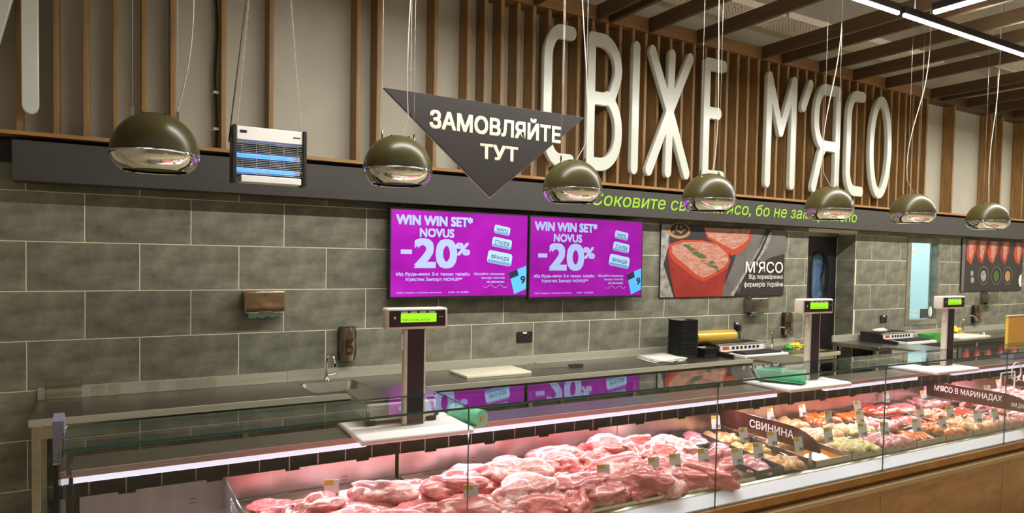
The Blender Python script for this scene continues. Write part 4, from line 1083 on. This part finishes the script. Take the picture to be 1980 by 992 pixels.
# ================================================================== MEAT
def blob(seed, sub=4, fold=.28, flat=1.0):
    bm = bmesh.new(); bmesh.ops.create_icosphere(bm, subdivisions=sub, radius=1)
    sv = Vector((seed*3.17, seed*1.91, seed*.77))
    for v in bm.verts:
        p = v.co.copy()
        d_ = 1+fold*1.25*noise.noise(p*1.1+sv)+fold*.6*noise.noise(p*2.2+sv*1.7)+fold*.10*noise.noise(p*5+sv)
        # fold creases
        cr = abs(noise.noise(Vector((p.x*1.1, p.y*2.6, p.z*1.5))+sv*2.1)); d_ -= .20*math.exp(-(cr/.05)**2)
        cr = abs(noise.noise(Vector((p.x*2.2, p.y*1.2, p.z*1.2))-sv*1.3)); d_ -= .10*math.exp(-(cr/.04)**2)
        q = p*d_
        q.z = q.z if q.z > -.55 else -.55+(q.z+.55)*.15
        v.co = q
    me = bpy.data.meshes.new('meat'); bm.to_mesh(me); bm.free()
    for p in me.polygons: p.use_smooth = True
    zmin = min(v.co.z for v in me.vertices)
    for v in me.vertices: v.co.z -= zmin
    return me
VAR = [blob(i+1, 4, .38) for i in range(9)]
VARSM = [blob(20+i, 2, .35) for i in range(6)]
def piece(name, me, mt, s_, v, z, sx, sy, sz, rz, lab, cat, group, rx=0, ry=0):
    key = (me.name, mt)
    if key not in PM:
        c = me.copy(); c.materials.clear(); c.materials.append(MATS[mt]); PM[key] = c
    o = bpy.data.objects.new(name, PM[key]); COL.objects.link(o)
    o.location = C(s_, v, z); o.scale = (sx, sy, sz); o.rotation_euler = (rx, ry, rz)
    return setprops(o, lab, cat, group)
PM = {}
rg = random.Random(12)
# big raw cuts: back row to front row, from the left divider to the steel rib of the packs
rows = [(.585, 8, .755), (.45, 9, .75), (.31, 9, .735), (.18, 9, .725), (.115, 9, .705)]
for ri, (v, n_, zt) in enumerate(rows):
    for i in range(n_):
        s_ = .55+(2.68-.55)*(i+.5*(ri % 2)*.9+.2)/n_ + rg.uniform(-.03, .03)
        if ri == 0 and (s_ < .60 or .72 < s_ < .86): pass
        lift = 0
        h = .052*rg.uniform(.85, 1.15)
        if s_ > 1.75: h *= 1.25
        if s_ < 1.25 and ri < 2: h *= .72
        vv = v+rg.uniform(-.025, .025)
        if ri == 0: vv -= .05 if s_ < 1.2 else 0
        mt = rg.choice(['pork', 'pork', 'pork', 'pork_fat', 'pork_red']) if not (.75 < s_ < 1.05 and ri <= 1) else 'pork_fat'
        L = rg.uniform(.13, .175); Wd = rg.uniform(.085, .11)
        if ri in (0, 4): Wd *= .72; L *= .85
        piece('raw_pork_cut', rg.choice(VAR), mt, s_, vv, deck(vv)+.001+(.018 if ri in (1, 3) else .004), L, Wd, h, rg.uniform(-.7, .7)+(.2 if i % 2 else -.3),
              '%s raw pork cut, %s row from the back, %s from left' % ({'pork': 'pink', 'pork_fat': 'pale fatty', 'pork_red': 'lean red'}[mt], ORD[ri], ORD[i]), 'meat', 'raw pork cuts in the pile', rg.uniform(-.12, .12), rg.uniform(-.15, .15))
for i in range(13):      # thin front row against the pan edge
    s_ = .60+2.1*(i+.5)/13+rg.uniform(-.02, .02)
    mt = rg.choice(['pork', 'pork_red', 'pork_fat'])
    piece('raw_pork_cut', VAR[(i*4) % 9], mt, s_, .105, deck(.105)+.005, .105, .040, .048, rg.uniform(-.15, .15), '%s raw pork cut against the front pan edge, %s from left' % ({'pork': 'pink', 'pork_fat': 'pale fatty', 'pork_red': 'lean red'}[mt], ORD[i]), 'meat', 'raw pork cuts at the front pan edge')
# some cuts lying on top
for i, (s_, v, L, Wd, h, rz, mt) in enumerate([(1.30, .40, .17, .10, .055, .2, 'pork'), (1.62, .42, .15, .10, .06, -.3, 'pork_fat'), (1.95, .50, .16, .07, .05, .15, 'pork_red'), (2.25, .52, .16, .10, .065, -.4, 'pork'), (2.10, .30, .17, .10, .055, -.2, 'pork'), (2.42, .36, .15, .10, .06, .3, 'pork_red'), (1.55, .22, .17, .11, .055, .1, 'pork_fat'), (1.85, .17, .15, .10, .05, -.2, 'pork'), (2.30, .19, .16, .10, .055, .3, 'pork'), (.70, .40, .14, .08, .05, .6, 'pork_red'), (1.00, .45, .13, .08, .05, -.5, 'pork_fat')]):
    piece('raw_pork_cut', VAR[i % len(VAR)], mt, s_, v, deck(v)+.052, L, Wd, h, rz, '%s raw pork cut lying on top of the pile, %s from the left divider' % ({'pork': 'pink', 'pork_fat': 'pale fatty', 'pork_red': 'lean red'}[mt], ORD[[9, 10, 0, 1, 6, 2, 7, 4, 3, 8, 5].index(i) if False else i]), 'meat', 'raw pork cuts on top of the pile', rg.uniform(-.1, .1), rg.uniform(-.1, .1))
# steel tray rim behind the pile
def tray(s0, s1, v0, v1, z, h, lab, mt='steel', group='shallow trays in the case', name='meat_tray'):
    t = empty(name, C((s0+s1)/2, (v0+v1)/2, z), lab, 'tray', group)
    mb = MB(); w_ = .004
    zz = lambda v: z+(v-v0)*.06
    def bx4(sa, sb, va, vb, za, zb):
        vs = [C(sa, va, zz(va)+za), C(sb, va, zz(va)+za), C(sb, vb, zz(vb)+za), C(sa, vb, zz(vb)+za), C(sa, va, zz(va)+zb), C(sb, va, zz(va)+zb), C(sb, vb, zz(vb)+zb), C(sa, vb, zz(vb)+zb)]
        mb.add(vs, [(0, 3, 2, 1), (4, 5, 6, 7), (0, 1, 5, 4), (1, 2, 6, 5), (2, 3, 7, 6), (3, 0, 4, 7)])
    bx4(s0, s1, v0, v1, 0, .003)
    bx4(s0, s1, v0, v0+w_, .003, h); bx4(s0, s1, v1-w_, v1, .003, h); bx4(s0, s0+w_, v0+w_, v1-w_, .003, h); bx4(s1-w_, s1, v0+w_, v1-w_, .003, h)
    mb.build('pan', mt, t)
    return t
# (the pile lies in two wide pans)
for i, (a_, b_) in enumerate(((.43, 1.165), (1.175, 2.80))):
    tray(a_, b_, .06, BV-.012, deck(.06)+.0008, .028, 'wide steel pan under the raw pork, ' + ('left one' if i == 0 else 'right one'))
# packed meat between the steel rib and the sign
for j in range(3):
    v0 = .07+.215*j; v1 = v0+.205
    tray(2.83, 3.02, v0, v1, deck(v0)+.0008, .05, 'dark tray of film-covered meat, %s from the front, right of the raw pork' % ORD[j], 'dark_grey')
    for i in range(5):
        piece('packed_meat_piece', VARSM[i % 6], 'pack_meat', 2.875+.045*(i % 3)+.02*(i//3), v0+.05+.05*(i//2), deck(v0)+.012+(.02 if i > 2 else 0), .055, .05, .028, i*1.3, 'pink meat piece under film in the %s dark tray from the front' % ORD[j], 'meat', 'film-covered meat pieces, tray %d' % (j+1))
    tray(3.03, 3.215, v0, v1, deck(v0)+.0008, .04, 'tray of golden chicken pieces beside the СВИНИНА sign, %s from the front' % ORD[j], 'clear_plastic')
    for i in range(10):
        piece('chicken_piece', VARSM[i % 6], 'marinade_cream' if j % 2 == 0 else 'marinade_yellow', 3.065+.058*(i % 3)+.01*(i//3), v0+.035+.045*(i//3), deck(v0)+.010+.008*(i % 2), .040, .026, .026, i*.9, 'golden chicken piece in the %s tray from the front beside the СВИНИНА sign' % ORD[j], 'meat', 'golden chicken pieces, tray %d' % (j+1))
# marinated trays between the two signs
cols = 7; sA, sB = 3.26, 5.41
kinds = [['orange_tray', 'cream', 'pink'], ['green', 'cream', 'cream'], ['pink', 'green', 'orange'], ['orange', 'pink', 'orange'], ['orange', 'red', 'red'], ['cream', 'orange', 'pink'], ['pink', 'red', 'pink']]
MK = {'cream': 'marinade_cream', 'green': 'green_mix', 'pink': 'marinade_pink', 'orange': 'marinade_orange', 'red': 'marinade_red', 'yellow': 'marinade_yellow'}
NM = {'cream': 'cream coloured', 'green': 'green herb', 'pink': 'pink', 'orange': 'orange', 'red': 'red', 'orange_tray': 'orange sauce', 'yellow': 'yellow'}
noisy('sauce', [(.3, (.36, .10, .01)), (.7, (.50, .17, .02))], 8, .15)
for ci in range(cols):
    a_ = sA+(sB-sA)*ci/cols+.004; b_ = sA+(sB-sA)*(ci+1)/cols-.004
    for rj in range(3):
        v0 = .062+.218*rj; v1 = v0+.212; kd = kinds[ci][rj]
        where = '%s column right of the pork sign, %s' % (ORD[ci], ['front row', 'middle row', 'back row'][rj])
        tray(a_, b_, v0, v1, deck(v0)+.0008, .046, 'steel tray of %s marinated meat, %s' % (NM[kd], where), 'steel_dark')
        if kd == 'orange_tray':
            mb = MB(); q = [C(a_+.006, v0+.006, deck(v0)+.02), C(b_-.006, v0+.006, deck(v0)+.02), C(b_-.006, v1-.006, deck(v0)+.033), C(a_+.006, v1-.006, deck(v0)+.033)]
            mb.add(q+[p-Vector((0, 0, .012)) for p in q], [(0, 1, 2, 3), (7, 6, 5, 4), (0, 4, 5, 1), (1, 5, 6, 2), (2, 6, 7, 3), (3, 7, 4, 0)]).build('sauce', 'sauce', None, 'orange sauce filling the front tray next to the СВИНИНА sign', 'sauce')
            continue
        strips = (ci+rj) % 2 == 1 and kd in ('orange', 'red', 'pink')
        n_ = 9 if strips else 15
        for i in range(n_):
            if strips:
                s_ = a_+.05+(b_-a_-.1)*(i+.5)/n_; v = (v0+v1)/2+rg.uniform(-.008, .008)
                sz = (.022, .095, .026); rz = -.35+rg.uniform(-.1, .1); z = deck(v0)+.016+rg.uniform(0, .008)
            else:
                s_ = a_+.045+(b_-a_-.09)*((i % 4)+.5)/4+rg.uniform(-.012, .012); v = v0+.04+.045*(i//4)+rg.uniform(-.008, .008)
                sz = (rg.uniform(.048, .064), rg.uniform(.034, .046), .034); rz = rg.uniform(-1.5, 1.5); z = deck(v0)+.014+rg.uniform(0, .016)
            piece('marinated_piece', rg.choice(VARSM), MK[kd], s_, v, z, *sz, rz, '%s marinated piece, %s' % (NM[kd], where), 'meat', 'marinated pieces, column %d row %d' % (ci+1, rj+1))
# ribs and pink cuts right of the second sign
for i in range(6):
    v = .10+.105*i
    piece('rib_rack', VAR[i], 'pork_fat' if i % 2 else 'pork', 5.66+.02*i, v, deck(v)+.004, .19, .05, .040, .05, 'long pale pork rib strip right of the МАРИНАДАХ sign, %s from the glass' % ORD[i], 'meat', 'pork rib strips')
for i in range(14):
    v = .12+.15*(i % 4); s_ = 5.98+.17*(i//4)
    piece('raw_pork_cut', VAR[(i+3) % 9], 'pork', s_, v, deck(v)+.003, .09, .075, .055, i*.7, 'pink raw cut left of the КЕБАБИ sign, %s column and %s from the glass' % (ORD[i//4], ORD[i % 4]), 'meat', 'pink cuts at the far right')
for i in range(12):
    v = .12+.15*(i % 4); s_ = 6.78+.2*(i//4)
    piece('kebab_piece', VAR[(i+5) % 9], 'marinade_red', s_, v, deck(v)+.003, .10, .07, .045, i*.7, 'red kebab meat behind the КЕБАБИ sign, %s column and %s from the glass' % (ORD[i//4], ORD[i % 4]), 'meat', 'kebab meat at the far right')

# price tags
def tag(x, y_, zc, k, lab, ang=14, wid=.055, hgt=.078, red=False):
    v = max(.05, min(.7, y_-GY+ (0 if x < KS else (x-KS)*math.tan(KA))))
    t = empty('price_tag', (x, y_, deck(v)+.03), lab, 'price tag', 'price tags in the display case')
    a = R(ang); ax = Vector((math.cos(a), -math.sin(a), 0)); nr = Vector((-math.sin(a), -math.cos(a), 0)); upv = Vector((0, 0, 1))-nr*.25; upv.normalize()
    z0 = zc-hgt/2; o = Vector((x, y_, z0))-ax*(wid/2)
    MB().poly([(0, 0), (wid, 0), (wid, hgt), (0, hgt)], .002, 0, o, ax, upv, nr).build('card', 'tag_white', t)
    MB().poly([(.0, hgt*.74), (wid*.62, hgt*.74), (wid*.62, hgt), (0, hgt)], .0005, 0, o+nr*.0022, ax, upv, nr).build('yellow_strip', 'red_print' if red else 'tag_yellow', t)
    text('lettering', str(19+(k*7) % 9)+('9' if k % 2 else '5'), 'dark_print', t, o+nr*.003+ax*(wid*.42)+upv*(hgt*.12), ax, upv, width=wid*.5, height=hgt*.2, bold=.02, depth=0)
    MB().box(x-.0015, x+.0015, y_-.001, y_+.002, deck(v)+.02, z0).build('stick', 'clear_plastic', t)
tl = [(.806, -2.189), (1.273, -2.547), (1.932, -2.572), (2.218, -2.589), (2.349, -2.592), (2.543, -2.587), (2.70, -2.66), (2.877, -2.64), (3.152, -2.10), (3.064, -2.387), (3.144, -2.511), (3.17, -2.66),
      (3.63, -2.11), (3.93, -2.12), (3.912, -2.32), (3.503, -2.60), (4.372, -2.217), (4.094, -2.41), (3.79, -2.62), (4.905, -2.093), (3.94, -2.66), (4.60, -2.5), (4.20, -2.70), (4.79, -2.59), (4.45, -2.72), (4.82, -2.74), (5.0, -2.76), (5.2, -2.2), (5.9, -2.3), (6.3, -2.2)]
near = ['among the leftmost fatty cuts', 'at the first glass joint', 'in the middle of the raw pork', 'left one of the pair on the raw pork', 'right one of the pair on the raw pork', 'left of the second glass joint', 'before the dark packed trays', 'on the front packed tray', 'at the back beside the СВИНИНА sign', 'on the middle chicken tray', 'on the front half of the chicken trays', 'under the front tip of the СВИНИНА sign',
        'at the back just right of the СВИНИНА sign', 'at the back in the second marinade column', 'in the middle of the second marinade column', 'at the front of the first marinade column', 'at the back of the fourth marinade column', 'in the middle of the third marinade column', 'at the front of the second marinade column', 'at the back of the sixth marinade column', 'at the front of the third marinade column', 'in the middle of the fifth marinade column', 'at the front of the fourth marinade column', 'in the middle of the last marinade columns', 'at the front of the fifth marinade column', 'at the front of the sixth marinade column', 'at the front of the last marinade column', 'just left of the МАРИНАДАХ sign', 'on the ribs right of the МАРИНАДАХ sign', 'left of the КЕБАБИ sign']
for k, ((x, y_), nn) in enumerate(zip(tl, near)):
    tag(x, y_, .79 if k > 0 else .775, k, 'small white price tag with %s strip, %s' % ('red' if k in (21, 24) else 'yellow', nn), ang=rg.uniform(6, 24), red=k in (21, 24), wid=.06 if k < 8 else .055)

# ================================================================== HANGING THINGS
lampx = [.18, 1.27, 2.35, 3.46, 4.73, 5.84, 7.07]
lampz = [2.195, 2.212, 2.185, 2.19, 2.188, 2.208, 2.20]
LYp = -1.70
desc = ['nearest olive gold pendant lamp at the far left', 'olive gold pendant lamp at the left tip of the triangle', 'pendant lamp below the right tip of the triangle', 'fourth pendant lamp, in front of the last letter of the first word', 'fifth pendant lamp, in front of the second word', 'pendant lamp right of the letter О', 'farthest pendant lamp at the right edge']
Rl = .173
for i, (x, z) in enumerate(zip(lampx, lampz)):
    t = empty('pendant_lamp', (x, LYp, z-.10), desc[i], 'pendant lamp', 'pendant lamps above the display case')
    prof = [(Rl*math.sin(R(a)), Rl*math.cos(R(a))-.029) for a in [.3]+list(range(6, 91, 6))]
    MB().lathe(prof, (x, LYp, z), 48).build('dome', 'olive_gold', t, angle=60)
    cp = [(.1736, -.0285), (.1742, -.032), (.1738, -.042), (.1712, -.054), (.166, -.066), (.1575, -.079), (.146, -.091), (.132, -.101)]
    e = cp[-1]; cp += [(e[0]-.004, e[1]-.003), (e[0]-.008, e[1]), (.165, -.035), (.1720, -.0285)]
    MB().lathe(cp, (x, LYp, z), 48).build('chrome_band', 'chrome', t, angle=60)
    MB().lathe([(0, -.094), (e[0]-.009, -.094), (e[0]-.009, -.09), (0, -.09)], (x, LYp, z), 32).build('bottom_plate', 'black_plastic', t)
    for a in range(4):
        q = R(35+90*a); MB().box(x+.06*math.cos(q)-.003, x+.06*math.cos(q)+.003, LYp+.06*math.sin(q)-.012, LYp+.06*math.sin(q)+.012, z+.129, z+.1355).build('vent_slot', 'black_matte', t)
    for sgn in (-1, 1):
        xx = x+sgn*.085
        MB().tube([(xx, LYp, z+.118), (xx, LYp, z+.158)], .005, 8).build('wire_gripper', 'chrome', t)
        MB().tube([(xx, LYp, z+.158), (xx, LYp, 4.95)], .0008, 5).build('suspension_wire', 'wire', t)
    rr = random.Random(i+40)
    ox = [.075, .06, .07, .03, -.05, -.06, .02][i]
    top = [.12, .02, .03, .06, .03, .10, .05][i]; bend = [.05, -.02, .05, .04, -.09, -.12, -.05][i]
    pts = []
    for k in range(25):
        q = k/24; zz = z+.130+q*(4.95-z-.13)
        pts.append((x+ox*(1-q)+top*min(1, q*3)+bend*math.sin(q*9+.3)*math.exp(-q*2)*1.2-bend*.35, LYp+.01*math.sin(q*7), zz))
    pts[0] = (x+.02 if i else x+.075, LYp, z+.136 if i else z+.122)
    MB().tube(pts, .0028, 8).build('power_cord', 'white_cord', t)

# triangle sign
TY = -1.52
k_ = (4.981+TY)/(4.981-1.9)
def tri(x, z): return (x*k_, 1.75+(z-1.75)*k_)
A_, B2, C_ = tri(1.114, 2.532), tri(2.274, 2.528), tri(1.691, 2.060)
t = empty('triangle_sign', (C_[0], TY, C_[1]), 'dark triangular hanging sign reading ЗАМОВЛЯЙТЕ ТУТ', 'sign')
MB().poly([A_, C_, B2], .010, 0, (0, TY, 0)).build('board', 'triangle_board', t)
MB().poly([(A_[0]-.006, A_[1]+.003), (C_[0], C_[1]-.008), (B2[0]+.006, B2[1]+.003)], .006, 0, (0, TY+.007, 0)).build('core', 'sign_edge', t)
wT = B2[0]-A_[0]; hT = A_[1]-C_[1]
text('lettering', 'ЗАМОВЛЯЙТЕ', 'sign_print', t, (A_[0]+.205*wT, TY-.011, A_[1]-.335*hT), width=.655*wT, height=.225*hT, bold=.032, depth=0)
text('lettering', 'ТУТ', 'sign_print', t, (A_[0]+.445*wT, TY-.011, A_[1]-.595*hT), width=.185*wT, height=.15*hT, bold=.032, depth=0)
for fx in (.12, .88):
    MB().tube([(A_[0]+fx*wT, TY, A_[1]-.003), (A_[0]+fx*wT, TY, 4.95)], .0009, 5).build('suspension_wire', 'wire', t)

# insect killer
UY = -1.0
t = empty('insect_killer', (.79, UY, 2.135), 'electric insect killer with blue tubes hanging on chains', 'insect killer')
ux0, ux1, uz0, uz1 = .590, .988, 2.137, 2.449
for x in (ux0, ux1-.022):
    MB().bbox(x, x+.022, UY-.012, UY+.095, uz0, uz1, .004).build('side_panel', 'black_plastic', t)
MB().bbox(ux0+.023, ux1-.023, UY, UY+.09, uz1-.078, uz1-.004, .003).build('top_housing', 'white_plastic', t)
MB().bbox(ux0+.023, ux1-.023, UY+.083, UY+.088, uz0+.04, uz1-.08, .001).build('back_reflector', 'black_plastic', t)
MB().bbox(ux0+.045, ux1-.03, UY-.010, UY+.08, uz0+.004, uz0+.042, .004).build('tray', 'white_plastic', t)
MB().bbox(ux0+.040, ux0+.075, UY-.003, UY-.0005, uz1-.040, uz1-.025, .001).build('switch', 'black_plastic', t)
MB().box(ux1-.075, ux1-.035, UY-.001, UY-.0003, uz1-.045, uz1-.038).build('brand_print', 'dark_print', t)
for zz in (2.292, 2.212):
    MB().tube([(ux0+.03, UY+.045, zz), (ux1-.065, UY+.045, zz)], .013, 14).build('uv_tube', 'uv_tube', t)
    MB().tube([(ux1-.065, UY+.045, zz), (ux1-.045, UY+.045, zz)], .013, 14).build('tube_end', 'uv_end', t)
    MB().bbox(ux1-.045, ux1-.03, UY+.03, UY+.06, zz-.012, zz+.012, .002).build('tube_socket', 'white_plastic', t)
nbars = 19
for i in range(nbars):
    zz = uz0+.052+i*(uz1-.082-uz0-.056)/(nbars-1)
    MB().tube([(ux0+.023, UY+.004, zz), (ux1-.023, UY+.004, zz)], .0009, 5).build('guard_wire', 'wire', t)
for i in range(5):
    x = ux0+.05+i*(ux1-ux0-.1)/4
    MB().tube([(x, UY+.001, uz0+.045), (x, UY+.001, uz1-.08)], .0011, 5).build('guard_wire', 'wire', t)
def chain(x0, x1):
    n_ = 90; za, zb = uz1+.0, 4.95
    mb = MB()
    for i in range(n_):
        q = (i+.5)/n_; z = za+(zb-za)*q; x = x0+(x1-x0)*q; hl = (zb-za)/n_*.62
        pts = []
        for a in range(8):
            an = 2*math.pi*a/8; off = .0045*math.cos(an)
            pts.append((x+(off if i % 2 else 0), UY+.04+(0 if i % 2 else off), z+hl*math.sin(an)))
        mb.tube(pts, .0014, 4, closed=True)
    return mb
chain(.62, .83).build('chain', 'white_cord', t); chain(.965, .76).build('chain', 'white_cord', t)
MB().tube([(ux0+.012, UY+.05, uz0+.22), (ux0-.010, UY+.05, 2.36), (.60, UY+.05, 2.55), (.64, UY+.05, 2.9), (.72, UY+.05, 3.6), (.80, UY+.05, 4.95)], .004, 6).build('power_cord', 'black_plastic', t)
# black cable fixed along the slat left of the insect killer
t = empty('wall_cable', (.62, -.10, 2.44), 'black cable running up the wall beside the slat, left of the insect killer', 'cable')
MB().tube([(.625+.006*math.sin(i*.9), -.06, 2.436+i*.09) for i in range(28)], .010, 8).build('cable', 'black_plastic', t)
for z in (2.56, 2.80): MB().bbox(.612, .645, -.075, -.0005, z, z+.018, .002).build('clip', 'white_plastic', t)

# ================================================================== SHOP BEHIND THE CAMERA (added out of view, so the chrome lamps have something to mirror)
mat('prod_a', (.60, .08, .05), .5); mat('prod_b', (.75, .50, .06), .5); mat('prod_c', (.10, .25, .50), .5); mat('prod_d', (.55, .55, .50), .5)
def gondola(x0, x1, y0, lab, k):
    t = empty('added_shelf', ((x0+x1)/2, y0, 0), lab, 'shelf', 'added shelves mirrored in the lamps')
    MB().box(x0, x1, y0-.25, y0-.21, 0, 1.7).build('back_board', 'dark_grey', t)
    for z in (.15, .55, .95, 1.35): MB().box(x0, x1, y0-.20, y0+.2, z, z+.03).build('shelf_board', 'dark_grey', t)
    for j, z in enumerate((.181, .581, .981, 1.381)):
        mb = MB(); n_ = int((x1-x0)/.3)
        for i in range(n_): mb.box(x0+.02+i*.3, x0+.27+i*.3, y0-.15, y0+.15, z, z+.22+.08*((i*7+j*3) % 3), (i*5+j*3+k) % 4)
        mb.build('packaged_goods', ['prod_a', 'prod_b', 'prod_c', 'prod_d'], t, kind='stuff')
gondola(-3, 1.5, -9.5, 'added shop shelf, out of view, far opposite the left end of the counter', 0)
gondola(4.5, 11, -9.5, 'added shop shelf, out of view, far opposite the right end of the counter', 1)
t = empty('added_bin', (2.6, -7.6, 0), 'added yellow bin, out of view, opposite the counter for the lamps to mirror', 'bin')  # added for its yellow in the chrome bands
MB().bbox(1.9, 3.3, -8.0, -7.2, .0, .75, .02).build('bin_body', 'yellow_panel', t)
MB().bbox(1.95, 3.25, -7.95, -7.25, .751, .90, .05).build('bin_fill', 'prod_b', t)

# ------------------------------------------------------------------ case lighting: strips under the shelf and under the top glass front
for a_, b_ in ((S0+.05, KS), (KS, S1-.1)):
    p = (C(a_, SV0+.02, 0)+C(b_, SV0+.02, 0))/2
    area('case_strip_light', (p.x, p.y-.006, SZ-.049), b_-a_, .02, 3.0*(b_-a_), (1.0, .82, .88), (R(-32), 0, 0 if b_ <= KS else -KA))
